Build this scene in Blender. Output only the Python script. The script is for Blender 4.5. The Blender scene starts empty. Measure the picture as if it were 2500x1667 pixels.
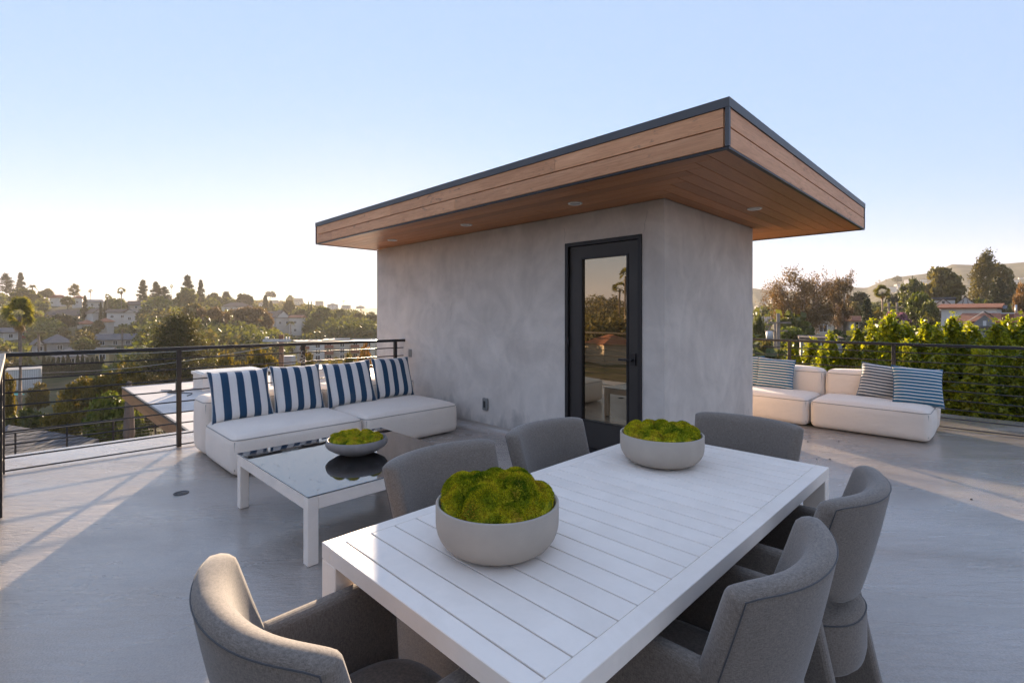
import bpy, bmesh, math, random
import numpy as np
from mathutils import Vector, Matrix, Euler

R = math.radians
SC = bpy.context.scene
COL = SC.collection

# ------------------------------------------------------------------ camera
F, CX, CY, YAW, EYE = 1210.44, 1250.0, 768.75, R(44.9), 1.405   # focal in photo px
cam_d = bpy.data.cameras.new('camera')
cam = bpy.data.objects.new('camera', cam_d); COL.objects.link(cam)
cam.location = (0, 0, EYE); cam.rotation_euler = (R(90), 0, YAW)
cam_d.sensor_width = 36; cam_d.lens = F / 2500 * 36
cam_d.shift_y = -(833.5 - CY) / 2500
cam_d.clip_start = 0.05; cam_d.clip_end = 6000
SC.camera = cam

# ------------------------------------------------------------------ sky, sun, exposure
SUN_EL = R(8.3)
SUN_H = Vector((-2.124, 1.232, 0)).normalized()
SUN_DIR = Vector((SUN_H.x * math.cos(SUN_EL), SUN_H.y * math.cos(SUN_EL), math.sin(SUN_EL)))
world = bpy.data.worlds.new('World'); SC.world = world; world.use_nodes = True
wn = world.node_tree; wn.nodes.clear()
sky = wn.nodes.new('ShaderNodeTexSky'); sky.sky_type = 'NISHITA'; sky.sun_disc = False
sky.sun_elevation = SUN_EL; sky.sun_rotation = math.atan2(SUN_H.x, SUN_H.y)
sky.altitude = 150; sky.air_density = 1.0; sky.dust_density = 0.03; sky.ozone_density = 2.4
bg = wn.nodes.new('ShaderNodeBackground'); bg.inputs['Strength'].default_value = 0.085
wo = wn.nodes.new('ShaderNodeOutputWorld')
def vmul(v, k):
    x = wn.nodes.new('ShaderNodeVectorMath'); x.operation = 'SCALE'; wn.links.new(v, x.inputs[0]); x.inputs['Scale'].default_value = k; return x.outputs[0]
crv = wn.nodes.new('ShaderNodeRGBCurve')           # one tone curve for the whole dome, as the photograph's own processing compressed it
for ci, pts in enumerate((((0, .215), (.05, .217), (.14, .227), (.30, .325), (.60, .475), (1, .64)),
                          ((0, .288), (.08, .291), (.26, .316), (.50, .394), (.80, .482), (1, .62)),
                          ((0, .428), (.14, .444), (.43, .48), (.75, .515), (1, .60)))):
    cu = crv.mapping.curves[ci]
    pts = [(x, y / 2) for x, y in pts]
    cu.points[0].location = pts[0]; cu.points[1].location = pts[-1]
    for p in pts[1:-1]: cu.points.new(*p)
crv.mapping.extend = 'HORIZONTAL'; crv.mapping.update()
wn.links.new(vmul(sky.outputs[0], 1 / 8), crv.inputs['Color'])
wn.links.new(vmul(crv.outputs[0], 2 / 0.15), bg.inputs[0]); wn.links.new(bg.outputs[0], wo.inputs[0])
sun_d = bpy.data.lights.new('sun', 'SUN'); sun_d.energy = 4.5; sun_d.angle = R(0.6)
sun_d.color = (1.0, 0.77, 0.53)
sun = bpy.data.objects.new('sun', sun_d); COL.objects.link(sun)
sun.rotation_euler = SUN_DIR.to_track_quat('Z', 'Y').to_euler()
SC.view_settings.view_transform = 'Standard'; SC.view_settings.look = 'None'
SC.view_settings.exposure = 1.96; SC.view_settings.gamma = 1.0
SC.view_settings.use_curve_mapping = False
SC.render.engine = 'CYCLES'
SC.cycles.use_denoising = True
SC.cycles.max_bounces = 6; SC.cycles.diffuse_bounces = 3; SC.cycles.glossy_bounces = 2; SC.cycles.adaptive_threshold = 0.025
SC.cycles.transparent_max_bounces = 6; SC.cycles.transmission_bounces = 3; SC.cycles.volume_bounces = 0
SC.cycles.sample_clamp_indirect = 6

# ------------------------------------------------------------------ geometry helpers
SY, CYA = math.sin(YAW), math.cos(YAW)
def ray(px, py):
    u = (px - CX) / F; v = (CY - py) / F
    return Vector((-SY + u * CYA, CYA + u * SY, v))
def at(px, py, d):                      # world point d metres in front of the camera plane
    return Vector((0, 0, EYE)) + ray(px, py) * d
def cam_du(x, y):
    d = -SY * x + CYA * y; r = CYA * x + SY * y
    return d, r

def mesh_from(name, verts, faces, smooth=False):
    m = bpy.data.meshes.new(name); m.from_pydata([tuple(v) for v in verts], [], faces); m.update()
    if smooth: m.polygons.foreach_set('use_smooth', [True] * len(m.polygons))
    return m
def mesh_np(name, V, Q, smooth=False):  # V (n,3), Q (m,k) numpy
    m = bpy.data.meshes.new(name)
    k = Q.shape[1]
    m.vertices.add(len(V)); m.vertices.foreach_set('co', np.asarray(V, np.float32).ravel())
    m.loops.add(Q.size); m.loops.foreach_set('vertex_index', Q.astype(np.int32).ravel())
    m.polygons.add(len(Q))
    m.polygons.foreach_set('loop_start', np.arange(0, Q.size, k, dtype=np.int32))
    m.polygons.foreach_set('loop_total', np.full(len(Q), k, np.int32))
    m.update(calc_edges=True); m.validate()
    if smooth: m.polygons.foreach_set('use_smooth', np.ones(len(Q), bool))
    return m
def bm_mesh(bm, name, smooth=False):
    bmesh.ops.recalc_face_normals(bm, faces=bm.faces)
    m = bpy.data.meshes.new(name); bm.to_mesh(m); bm.free()
    if smooth: m.polygons.foreach_set('use_smooth', [True] * len(m.polygons))
    return m
def obj(name, mesh, mat=None, parent=None, loc=(0, 0, 0), rot=(0, 0, 0)):
    o = bpy.data.objects.new(name, mesh); COL.objects.link(o)
    if mat is not None and mesh is not None and not mesh.materials: mesh.materials.append(mat)
    o.location = loc; o.rotation_euler = rot
    if parent is not None: o.parent = parent
    return o
def tag(o, label=None, cat=None, group=None, kind=None):
    if label: o['label'] = label
    if cat: o['category'] = cat
    if group: o['group'] = group
    if kind: o['kind'] = kind
    return o
def thing(name, label, cat, loc=(0, 0, 0), rz=0, group=None, rot=None):
    o = bpy.data.objects.new(name, None); COL.objects.link(o)
    o.empty_display_size = 0.1
    o.location = loc; o.rotation_euler = rot if rot else (0, 0, rz)
    return tag(o, label, cat, group)
def copy_tree(o, parent=None):
    c = o.copy(); COL.objects.link(c); c.parent = parent
    for ch in o.children: copy_tree(ch, c)
    return c
def box_bm(sx, sy, sz, bev=0.0, seg=2):
    bm = bmesh.new(); bmesh.ops.create_cube(bm, size=1.0)
    for v in bm.verts: v.co = Vector((v.co.x * sx, v.co.y * sy, v.co.z * sz))
    if bev > 0:
        bmesh.ops.bevel(bm, geom=list(bm.edges), offset=bev, segments=seg, profile=0.5, affect='EDGES', clamp_overlap=True)
    return bm
def box(name, x0, x1, y0, y1, z0, z1, mat, parent=None, bev=0.0, seg=2, smooth=False):
    """box given by its extent in the parent's (unrotated) frame"""
    m = bm_mesh(box_bm(x1 - x0, y1 - y0, z1 - z0, bev, seg), name, smooth)
    return obj(name, m, mat, parent, ((x0 + x1) / 2, (y0 + y1) / 2, (z0 + z1) / 2))
def tube_geo(pts, rad, n=8, caps=True):
    """tube through points; rad number or list"""
    pts = [Vector(p) for p in pts]; V = []; Fc = []
    for i, p in enumerate(pts):
        t = (pts[min(i + 1, len(pts) - 1)] - pts[max(i - 1, 0)]).normalized()
        a = t.cross(Vector((0, 0, 1)))
        if a.length < 1e-3: a = t.cross(Vector((1, 0, 0)))
        a.normalize(); b = t.cross(a).normalized()
        r = rad[i] if isinstance(rad, (list, tuple)) else rad
        for k in range(n):
            an = 2 * math.pi * k / n
            V.append(p + a * (math.cos(an) * r) + b * (math.sin(an) * r))
    for i in range(len(pts) - 1):
        for k in range(n):
            Fc.append((i * n + k, i * n + (k + 1) % n, (i + 1) * n + (k + 1) % n, (i + 1) * n + k))
    if caps:
        Fc.append(tuple(range(n))[::-1]); Fc.append(tuple(range((len(pts) - 1) * n, len(pts) * n)))
    return V, Fc
def tube(name, pts, rad, mat, parent=None, n=8, loc=(0, 0, 0), smooth=True):
    V, Fc = tube_geo(pts, rad, n); return obj(name, mesh_from(name, V, Fc, smooth), mat, parent, loc)
def lathe(name, prof, mat, parent=None, n=48, loc=(0, 0, 0), smooth=True):
    V = []; Fc = []; k = len(prof)
    for i in range(n):
        a = 2 * math.pi * i / n
        for r, z in prof: V.append((r * math.cos(a), r * math.sin(a), z))
    for i in range(n):
        for j in range(k - 1):
            a0 = i * k + j; b0 = ((i + 1) % n) * k + j
            Fc.append((a0, b0, b0 + 1, a0 + 1))
    if prof[0][0] > 1e-4: Fc.append(tuple(i * k for i in range(n))[::-1])
    if prof[-1][0] > 1e-4: Fc.append(tuple(i * k + k - 1 for i in range(n)))
    m = mesh_from(name, V, Fc, smooth)
    return obj(name, m, mat, parent, loc)

# ------------------------------------------------------------------ materials
MATS = {}
class N:
    """tiny node helper"""
    def __init__(s, name):
        s.m = bpy.data.materials.new(name); s.m.use_nodes = True; s.t = s.m.node_tree; s.t.nodes.clear()
        s.out = s.n('ShaderNodeOutputMaterial'); MATS[name] = s.m
    def n(s, typ, ins=None, **kw):
        x = s.t.nodes.new(typ)
        for k, v in kw.items(): setattr(x, k, v)
        for k, v in (ins or {}).items():
            if hasattr(v, 'bl_idname') or hasattr(v, 'is_output'):
                s.t.links.new(v if hasattr(v, 'is_output') else v.outputs[0], x.inputs[k])
            else: x.inputs[k].default_value = v
        return x
    def l(s, a, b): s.t.links.new(a, b)
    def bsdf(s, **kw):
        names = {'color': 'Base Color', 'rough': 'Roughness', 'metal': 'Metallic', 'spec': 'Specular IOR Level',
                 'normal': 'Normal', 'sheen': 'Sheen Weight', 'coat': 'Coat Weight', 'coatr': 'Coat Roughness', 'ior': 'IOR',
                 'trans': 'Transmission Weight', 'alpha': 'Alpha'}
        b = s.n('ShaderNodeBsdfPrincipled', {names[k]: v for k, v in kw.items()})
        return b
    def done(s, sh): s.l(sh.outputs[0], s.out.inputs[0]); return s.m
    def coord(s, what='Object', scale=(1, 1, 1), rand=False, rot=(0, 0, 0)):
        tc = s.n('ShaderNodeTexCoord'); mp = s.n('ShaderNodeMapping')
        s.l(tc.outputs[what], mp.inputs['Vector'])
        mp.inputs['Scale'].default_value = scale; mp.inputs['Rotation'].default_value = rot
        if rand:
            oi = s.n('ShaderNodeObjectInfo'); mu = s.n('ShaderNodeMath', {0: oi.outputs['Random'], 1: 37.0}, operation='MULTIPLY')
            cb = s.n('ShaderNodeCombineXYZ', {0: mu.outputs[0], 1: mu.outputs[0], 2: mu.outputs[0]})
            s.l(cb.outputs[0], mp.inputs['Location'])
        return mp
    def noise(s, vec, scale, detail=4, rough=0.55, dist=0.0):
        x = s.n('ShaderNodeTexNoise', {'Vector': vec, 'Scale': scale, 'Detail': detail, 'Roughness': rough, 'Distortion': dist}); return x
    def ramp(s, fac, stops):
        r = s.n('ShaderNodeValToRGB'); s.l(fac if hasattr(fac, 'is_output') else fac.outputs[0], r.inputs[0])
        e = r.color_ramp.elements
        while len(e) < len(stops): e.new(0.5)
        for i, (p, c) in enumerate(stops):
            e[i].position = p; e[i].color = (*c, 1) if len(c) == 3 else c
        return r
    def mix(s, fac, a, b, mode='MIX'):
        x = s.n('ShaderNodeMix', data_type='RGBA', blend_type=mode)
        for k, v in ((0, fac), (6, a), (7, b)):
            if hasattr(v, 'is_output'): s.l(v, x.inputs[k])
            elif hasattr(v, 'bl_idname'): s.l(v.outputs[0], x.inputs[k])
            elif isinstance(v, (tuple, list)): x.inputs[k].default_value = (*v, 1) if len(v) == 3 else v
            else: x.inputs[k].default_value = v
        return x.outputs[2]
    def bump(s, h, strength=0.3, dist=0.01):
        return s.n('ShaderNodeBump', {'Height': h if hasattr(h, 'is_output') else h.outputs[0], 'Strength': strength, 'Distance': dist})

def simple(name, col, rough=0.6, metal=0.0, spec=0.5, var=0.12, vscale=4.0, bump=0.0, bscale=60.0, bdist=0.002):
    s = N(name); c = s.coord('Object', rand=True)
    nz = s.noise(c, vscale, 5)
    lo = tuple(max(0, x * (1 - var)) for x in col); hi = tuple(min(1, x * (1 + var)) for x in col)
    rp = s.ramp(nz, [(0.3, lo), (0.7, hi)])
    b = s.bsdf(color=rp, rough=rough, metal=metal, spec=spec)
    if bump:
        bn = s.bump(s.noise(c, bscale, 4), bump, bdist); s.l(bn.outputs[0], b.inputs['Normal'])
    return s.done(b)

def leaf_mat(name, dark, light, trans=0.35, nscale=0.6, rough=0.5, tint=(1.3, 1.15, 0.5), spec=0.4):
    s = N(name); geo = s.n('ShaderNodeNewGeometry'); oi = s.n('ShaderNodeObjectInfo')
    nz = s.noise(s.coord('Object', rand=True), nscale, 3)
    ad = s.n('ShaderNodeMath', {0: geo.outputs['Random Per Island'], 1: nz.outputs[0]}, operation='ADD')
    ml = s.n('ShaderNodeMath', {0: ad.outputs[0], 1: 0.5}, operation='MULTIPLY')
    rp = s.ramp(ml, [(0.22, dark), (0.75, light)])
    hv = s.n('ShaderNodeHueSaturation', {'Color': rp})
    mr = s.n('ShaderNodeMapRange', {0: oi.outputs['Random'], 3: 0.8, 4: 1.2}); s.l(mr.outputs[0], hv.inputs['Value'])
    df = s.bsdf(color=hv, rough=rough, spec=spec)
    tc = s.mix(1.0, hv, tint, 'MULTIPLY')
    tr = s.n('ShaderNodeBsdfTranslucent'); s.l(tc, tr.inputs[0])
    mx = s.n('ShaderNodeMixShader', {0: trans}); s.l(df.outputs[0], mx.inputs[1]); s.l(tr.outputs[0], mx.inputs[2])
    return s.done(mx)

def m_wood(name, c1, c2, c3, rough=0.55, stain=0.0):
    s = N(name); c = s.coord('Object', (0.7, 9, 9), rand=True)
    g = s.noise(c, 4.5, 8, 0.62, 1.6)
    c2_ = s.coord('Object', (0.35, 2.2, 2.2), rand=True)
    g2 = s.noise(c2_, 2.0, 5, 0.6, 0.8)
    fine = s.noise(s.coord('Object', (2, 90, 90), rand=True), 3.0, 3)
    rp = s.ramp(g, [(0.28, c1), (0.5, c2), (0.74, c3)])
    col = s.mix(0.35, rp, s.ramp(g2, [(0.3, c1), (0.7, c3)]))
    oi = s.n('ShaderNodeObjectInfo'); mr = s.n('ShaderNodeMapRange', {0: oi.outputs['Random'], 3: 0.82, 4: 1.14})
    hv = s.n('ShaderNodeHueSaturation', {'Color': col}); s.l(mr.outputs[0], hv.inputs['Value'])
    out = hv
    if stain:      # dark weather marks and pale water runs with their own shapes
        k = s.noise(s.coord('Object', (3, 9, 9), rand=True), 2.2, 6, 0.7)
        mk = s.ramp(k, [(0.60, (0, 0, 0)), (0.72, (1, 1, 1))])
        sm = s.n('ShaderNodeMath', {0: mk.outputs[0], 1: stain}, operation='MULTIPLY')
        out = s.mix(sm.outputs[0], hv, (0.05, 0.04, 0.04))
    b = s.bsdf(color=out, rough=rough, spec=0.35)
    bn = s.bump(fine, 0.25, 0.002); s.l(bn.outputs[0], b.inputs['Normal'])
    return s.done(b)

def m_fabric(name, col, weave=900.0, rough=0.9, var=0.18, wr=0.12):
    s = N(name); c = s.coord('Object', rand=True)
    a = s.noise(s.coord('Object', (1, 1, 6), rand=True), weave / 6, 2)
    b2 = s.noise(s.coord('Object', (6, 6, 1), rand=True), weave / 6, 2)
    ad = s.n('ShaderNodeMath', {0: a.outputs[0], 1: b2.outputs[0]}, operation='ADD')
    hf = s.n('ShaderNodeMath', {0: ad.outputs[0], 1: 0.5}, operation='MULTIPLY')
    lo = tuple(x * (1 - var * 2) for x in col); hi = tuple(min(1, x * (1 + var * 2)) for x in col)
    rp = s.ramp(hf, [(0.36, lo), (0.64, hi)])
    big = s.noise(c, 3.0, 3)
    co = s.mix(0.25, rp, s.ramp(big, [(0.3, tuple(x * 0.82 for x in col)), (0.7, tuple(min(1, x * 1.12) for x in col))]))
    b = s.bsdf(color=co, rough=rough, spec=0.2, sheen=0.25)
    bn = s.bump(hf, 0.25, 0.0015); s.l(bn.outputs[0], b.inputs['Normal'])
    w = s.noise(s.coord('Object', (1.0, 1.0, 2.2), rand=True), 7.0, 4, 0.55, 0.9); bn2 = s.bump(w, wr, 0.012); s.l(bn.outputs[0], bn2.inputs['Normal']); s.l(bn2.outputs[0], b.inputs['Normal'])
    return s.done(b)

def m_stripe(name, c1, c2, period, axis=0, duty=0.5, phase=0.0):
    s = N(name); tc = s.n('ShaderNodeTexCoord'); sp = s.n('ShaderNodeSeparateXYZ', {0: tc.outputs['Object']})
    wob = s.noise(tc.outputs['Object'], 7.0, 2)
    wb = s.n('ShaderNodeMath', {0: wob.outputs[0], 1: 0.006}, operation='MULTIPLY')
    ad = s.n('ShaderNodeMath', {0: sp.outputs[axis], 1: wb.outputs[0]}, operation='ADD')
    dv = s.n('ShaderNodeMath', {0: ad.outputs[0], 1: phase + 50 * period}, operation='ADD')
    md = s.n('ShaderNodeMath', {0: dv.outputs[0], 1: period}, operation='MODULO')
    lt = s.n('ShaderNodeMath', {0: md.outputs[0], 1: period * duty}, operation='LESS_THAN')
    weave = s.noise(s.coord('Object', (1, 1, 1)), 420.0, 2)
    v = s.ramp(weave, [(0.3, (0.8, 0.8, 0.8)), (0.7, (1, 1, 1))])
    co = s.mix(1.0, s.mix(lt.outputs[0], c2, c1), v, 'MULTIPLY')
    b = s.bsdf(color=co, rough=0.85, spec=0.2, sheen=0.2)
    bn = s.bump(s.noise(tc.outputs['Object'], 14.0, 4), 0.35, 0.008); s.l(bn.outputs[0], b.inputs['Normal'])
    return s.done(b)

def m_deck():
    s = N('deck coating'); c = s.coord('Object')
    def str_(sc, ang=45):                      # long brush strokes: turned first, then stretched
        mp = s.coord('Object', sc, rot=(0, 0, R(ang))); mp.vector_type = 'TEXTURE'; return mp
    med = s.noise(str_((2.6, .8, 1)), 1.3, 7, 0.62, 0.6)
    big = s.noise(c, 0.5, 4)
    col = s.mix(0.62, s.ramp(med, [(0.25, (0.30, 0.248, 0.208)), (0.5, (0.385, 0.322, 0.272)), (0.8, (0.47, 0.398, 0.34))]),
                s.ramp(big, [(0.3, (0.30, 0.252, 0.215)), (0.7, (0.41, 0.352, 0.305))]))
    spk = s.noise(c, 130.0, 2); col2 = s.mix(0.16, col, s.ramp(spk, [(0.35, (0.17, 0.145, 0.125)), (0.65, (0.55, 0.48, 0.42))]))
    wet = s.ramp(s.noise(str_((2.4, .75, 1), 40), 0.8, 6, 0.6, 0.9), [(0.36, (0.10, 0.10, 0.10)), (0.50, (0.26, 0.26, 0.26)), (0.66, (0.50, 0.50, 0.50))])
    b = s.bsdf(color=col2, rough=wet, spec=0.6, coat=s.ramp(s.noise(str_((2.2, .7, 1), 38), 0.6, 5, 0.6, 0.7), [(0.38, (0.75, 0.75, 0.75)), (0.62, (0.1, 0.1, 0.1))]), coatr=0.16)
    ripple = s.noise(str_((4.2, 1, 1)), 27.0, 6, 0.68, 0.5)
    b1 = s.bump(ripple, 0.85, 0.009); b2 = s.bump(s.noise(c, 110.0, 3), 0.5, 0.0035); s.l(b1.outputs[0], b2.inputs['Normal'])
    b3 = s.bump(s.noise(str_((2.5, 1, 1)), 3.2, 4), 0.3, 0.03); s.l(b2.outputs[0], b3.inputs['Normal']); s.l(b3.outputs[0], b.inputs['Normal'])
    return s.done(b)

def m_stucco():
    s = N('troweled stucco'); tc = s.n('ShaderNodeTexCoord'); c = s.coord('Object')
    a = s.noise(c, 1.1, 8, 0.65, 0.9); a2 = s.noise(s.coord('Object', (1.5, 1.5, 0.9)), 2.2, 8, 0.68, 1.3)
    col = s.mix(0.5, s.ramp(a, [(0.25, (0.54, 0.47, 0.415)), (0.5, (0.67, 0.59, 0.52)), (0.78, (0.79, 0.70, 0.62))]),
                s.ramp(a2, [(0.3, (0.52, 0.455, 0.405)), (0.72, (0.76, 0.67, 0.595))]))
    # damp stain rising from the base with a ragged top
    sp = s.n('ShaderNodeSeparateXYZ', {0: tc.outputs['Object']})
    ed = s.noise(s.coord('Object', (1.6, 1.6, 0.7)), 2.6, 6, 0.65)
    m1 = s.n('ShaderNodeMath', {0: ed.outputs[0], 1: 1.15}, operation='MULTIPLY')
    m2 = s.n('ShaderNodeMath', {0: m1.outputs[0], 1: -0.38}, operation='ADD')
    m3 = s.n('ShaderNodeMath', {0: m2.outputs[0], 1: sp.outputs[2]}, operation='SUBTRACT')
    mr = s.n('ShaderNodeMapRange', {0: m3.outputs[0], 1: -0.04, 2: 0.16, 3: 0.0, 4: 0.45}); mr.clamp = True
    sm = s.ramp(s.noise(s.coord('Object', (1.0, 1.0, 1.4)), 1.5, 8, 0.6, 0.8), [(0.36, (0.66, 0.65, 0.65)), (0.60, (1, 1, 1))])
    col = s.mix(0.42, col, sm, 'MULTIPLY')
    co = s.mix(mr.outputs[0], col, (0.16, 0.15, 0.15))
    b = s.bsdf(color=co, rough=0.62, spec=0.3)
    tr = s.noise(s.coord('Object', (1, 1, 1.6)), 5.0, 6, 0.6, 0.9); b1 = s.bump(tr, 0.25, 0.006)
    b2 = s.bump(s.noise(c, 150.0, 2), 0.12, 0.001); s.l(b1.outputs[0], b2.inputs['Normal']); s.l(b2.outputs[0], b.inputs['Normal'])
    return s.done(b)

def m_glass_top():
    s = N('wet black glass'); c = s.coord('Object')
    w = s.ramp(s.noise(c, 4.5, 4, 0.5, 1.2), [(0.50, (0, 0, 0)), (0.515, (1, 1, 1))])
    dr = s.ramp(s.noise(s.coord('Object', (1, 2.6, 1)), 16.0, 2, 0.4, 1.5), [(0.71, (0, 0, 0)), (0.74, (1, 1, 1))])
    ro = s.ramp(w, [(0.0, (0.015, 0.015, 0.015)), (1.0, (0.05, 0.05, 0.05))])
    b = s.bsdf(color=(0.006, 0.006, 0.007, 1), rough=ro, ior=3.4)
    b1 = s.bump(dr, 0.5, 0.004); s.l(b1.outputs[0], b.inputs['Normal'])
    return s.done(b)

m_deck(); m_stucco(); m_glass_top()
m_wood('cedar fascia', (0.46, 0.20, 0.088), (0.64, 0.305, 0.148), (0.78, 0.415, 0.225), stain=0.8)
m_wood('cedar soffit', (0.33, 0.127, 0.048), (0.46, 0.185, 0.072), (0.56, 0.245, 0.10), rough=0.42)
m_wood('cedar fascia far', (0.24, 0.11, 0.045), (0.36, 0.175, 0.075), (0.45, 0.24, 0.11), stain=0.3)
simple('slate grey metal', (0.085, 0.08, 0.08), 0.45, 0.4, var=0.15, vscale=2)
simple('black metal', (0.022, 0.019, 0.019), 0.42, 0.3, var=0.2, vscale=3)
simple('bronze door paint', (0.036, 0.029, 0.025), 0.45, 0.1, var=0.12)
def m_white():
    s = N('white powder coat'); c = s.coord('Object', rand=True)
    dirt = s.ramp(s.noise(c, 3.5, 7, 0.7, 0.5), [(0.35, (0.82, 0.715, 0.62)), (0.6, (0.90, 0.79, 0.69))])
    sc = s.ramp(s.noise(s.coord('Object', (1, 1, 1), rand=True), 34.0, 3, 0.6), [(0.70, (0, 0, 0)), (0.78, (1, 1, 1))])
    f = s.n('ShaderNodeMath', {0: sc.outputs[0], 1: 0.22}, operation='MULTIPLY')
    b = s.bsdf(color=s.mix(f.outputs[0], dirt, (0.55, 0.48, 0.42)), rough=s.ramp(s.noise(c, 5.0, 5, 0.65), [(0.3, (0.36, 0.36, 0.36)), (0.7, (0.6, 0.6, 0.6))]), spec=0.5)
    bn = s.bump(s.noise(c, 240.0, 3), 0.05, 0.0006); s.l(bn.outputs[0], b.inputs['Normal']); return s.done(b)
m_white()
simple('cream lens', (0.75, 0.72, 0.65), 0.4, var=0.03)
m_fabric('ivory canvas', (0.80, 0.68, 0.575), 800, var=0.06, wr=0.42)
m_fabric('canvas seam', (0.33, 0.285, 0.25), 800, var=0.05)
m_fabric('warm grey tweed', (0.185, 0.150, 0.122), 700, var=0.24)
m_fabric('grey seam', (0.07, 0.065, 0.065), 950, var=0.1)
m_stripe('wide navy stripe', (0.020, 0.060, 0.118), (0.76, 0.70, 0.65), 0.134, 0, 0.5, 0.045)
m_stripe('narrow blue stripe', (0.045, 0.155, 0.245), (0.80, 0.73, 0.65), 0.0385, 1, 0.68, 0.0)
m_stripe('narrow shaded blue stripe', (0.115, 0.135, 0.155), (0.78, 0.72, 0.65), 0.0385, 1, 0.66, 0.01)  # the same blue stripe, greyed and darkened to paint in shade
simple('white piping', (0.72, 0.68, 0.64), 0.85, var=0.06, vscale=20)
simple('blue piping', (0.03, 0.11, 0.20), 0.85, var=0.2, vscale=60)
simple('concrete bowl', (0.40, 0.335, 0.275), 0.75, var=0.07, vscale=9, bump=0.15, bscale=220, bdist=0.0008)
simple('grey stone bowl', (0.23, 0.195, 0.175), 0.6, var=0.14, vscale=14, bump=0.15, bscale=160, bdist=0.0008)
simple('plastic grey', (0.19, 0.185, 0.175), 0.5, var=0.06)
simple('dark slot', (0.03, 0.03, 0.03), 0.6)
def m_moss(name, k, tr):
    s = N(name); c = s.coord('Object', rand=True); geo = s.n('ShaderNodeNewGeometry')
    tone = s.ramp(s.noise(c, 15.0, 2, 0.5), [(0.32, (0.10 * k, 0.17 * k, 0.008)), (0.46, (0.34 * k, 0.36 * k, 0.012)), (0.56, (0.66 * k, 0.56 * k, 0.02)), (0.70, (0.52 * k, 0.33 * k, 0.03))])
    v = s.ramp(geo.outputs['Random Per Island'], [(0.0, (0.45, 0.45, 0.45)), (1.0, (1.15, 1.15, 1.15))]) if tr else s.ramp(s.noise(c, 160.0, 3), [(0.3, (0.4, 0.4, 0.4)), (0.7, (1.1, 1.1, 1.1))])
    co = s.mix(1.0, tone, v, 'MULTIPLY'); b = s.bsdf(color=co, rough=0.9, spec=0.1)
    if not tr:
        bn = s.bump(s.noise(c, 260.0, 3), 0.8, 0.004); s.l(bn.outputs[0], b.inputs['Normal']); return s.done(b)
    t = s.n('ShaderNodeBsdfTranslucent'); s.l(co, t.inputs[0]); mx = s.n('ShaderNodeMixShader', {0: 0.3}); s.l(b.outputs[0], mx.inputs[1]); s.l(t.outputs[0], mx.inputs[2]); return s.done(mx)
m_moss('moss', 1.0, True); m_moss('moss bed', 0.8, False)
simple('white roof membrane', (0.52, 0.47, 0.43), 0.6, var=0.10, vscale=0.9)
simple('white roof curb', (0.66, 0.60, 0.54), 0.55, var=0.08, vscale=3)
simple('skylight acrylic', (0.62, 0.57, 0.50), 0.25, var=0.05)
simple('deck edge', (0.36, 0.35, 0.35), 0.6, var=0.1)
simple('stucco body', (0.40, 0.385, 0.375), 0.8, var=0.08, vscale=0.8)
simple('umbrella canvas', (0.13, 0.105, 0.09), 0.9, var=0.15, vscale=6)
simple('rubber cable', (0.05, 0.05, 0.05), 0.6)
simple('white wire', (0.6, 0.58, 0.55), 0.5)
simple('pole wood', (0.20, 0.095, 0.045), 0.85, var=0.3, vscale=5)
simple('weathered wood', (0.22, 0.17, 0.13), 0.9, var=0.25, vscale=3)
simple('steel light', (0.45, 0.46, 0.47), 0.45, 0.4, var=0.06)
simple('bark', (0.13, 0.095, 0.07), 0.9, var=0.35, vscale=2)
simple('pale bark', (0.36, 0.27, 0.21), 0.85, var=0.3, vscale=1.2)
simple('palm bark', (0.22, 0.165, 0.125), 0.9, var=0.3, vscale=3)
simple('dry frond', (0.30, 0.185, 0.075), 0.85, var=0.3, vscale=3)
leaf_mat('hedge leaf', (0.045, 0.08, 0.009), (0.36, 0.38, 0.026), 0.5, 1.6, 0.35, (1.7, 1.5, 0.35), 0.5)
leaf_mat('broad leaf', (0.042, 0.058, 0.018), (0.125, 0.145, 0.040), 0.42, 0.5, 0.55, (1.5, 1.25, 0.5))
leaf_mat('olive leaf', (0.055, 0.058, 0.020), (0.155, 0.145, 0.050), 0.42, 0.5, 0.55, (1.5, 1.2, 0.5))
leaf_mat('yellow leaf', (0.060, 0.062, 0.012), (0.19, 0.155, 0.025), 0.42, 0.7, 0.55, (1.5, 1.2, 0.4))
leaf_mat('bright leaf', (0.050, 0.085, 0.012), (0.15, 0.175, 0.026), 0.42, 0.7, 0.5, (1.5, 1.3, 0.4))
leaf_mat('dark needle', (0.018, 0.028, 0.012), (0.055, 0.062, 0.026), 0.22, 0.6, 0.6, (1.4, 1.2, 0.5))
leaf_mat('cypress leaf', (0.016, 0.030, 0.012), (0.045, 0.065, 0.024), 0.2, 0.8, 0.6, (1.3, 1.2, 0.5))
leaf_mat('cedar needle', (0.034, 0.045, 0.016), (0.13, 0.12, 0.04), 0.28, 0.7, 0.6, (1.5, 1.2, 0.5))
leaf_mat('gum leaf', (0.065, 0.052, 0.024), (0.175, 0.125, 0.062), 0.35, 0.5, 0.55, (1.5, 1.1, 0.55))
leaf_mat('palm leaf', (0.05, 0.07, 0.018), (0.17, 0.165, 0.04), 0.48, 0.9, 0.4, (1.6, 1.35, 0.5))
leaf_mat('rust leaf', (0.10, 0.06, 0.012), (0.24, 0.13, 0.025), 0.4, 0.7, 0.55, (1.4, 1.1, 0.5))
leaf_mat('flower leaf', (0.05, 0.055, 0.025), (0.36, 0.16, 0.26), 0.3, 2.5, 0.6, (1.2, 1.0, 0.9))
simple('white plaster', (0.52, 0.485, 0.44), 0.8, var=0.06, vscale=0.5)
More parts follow.
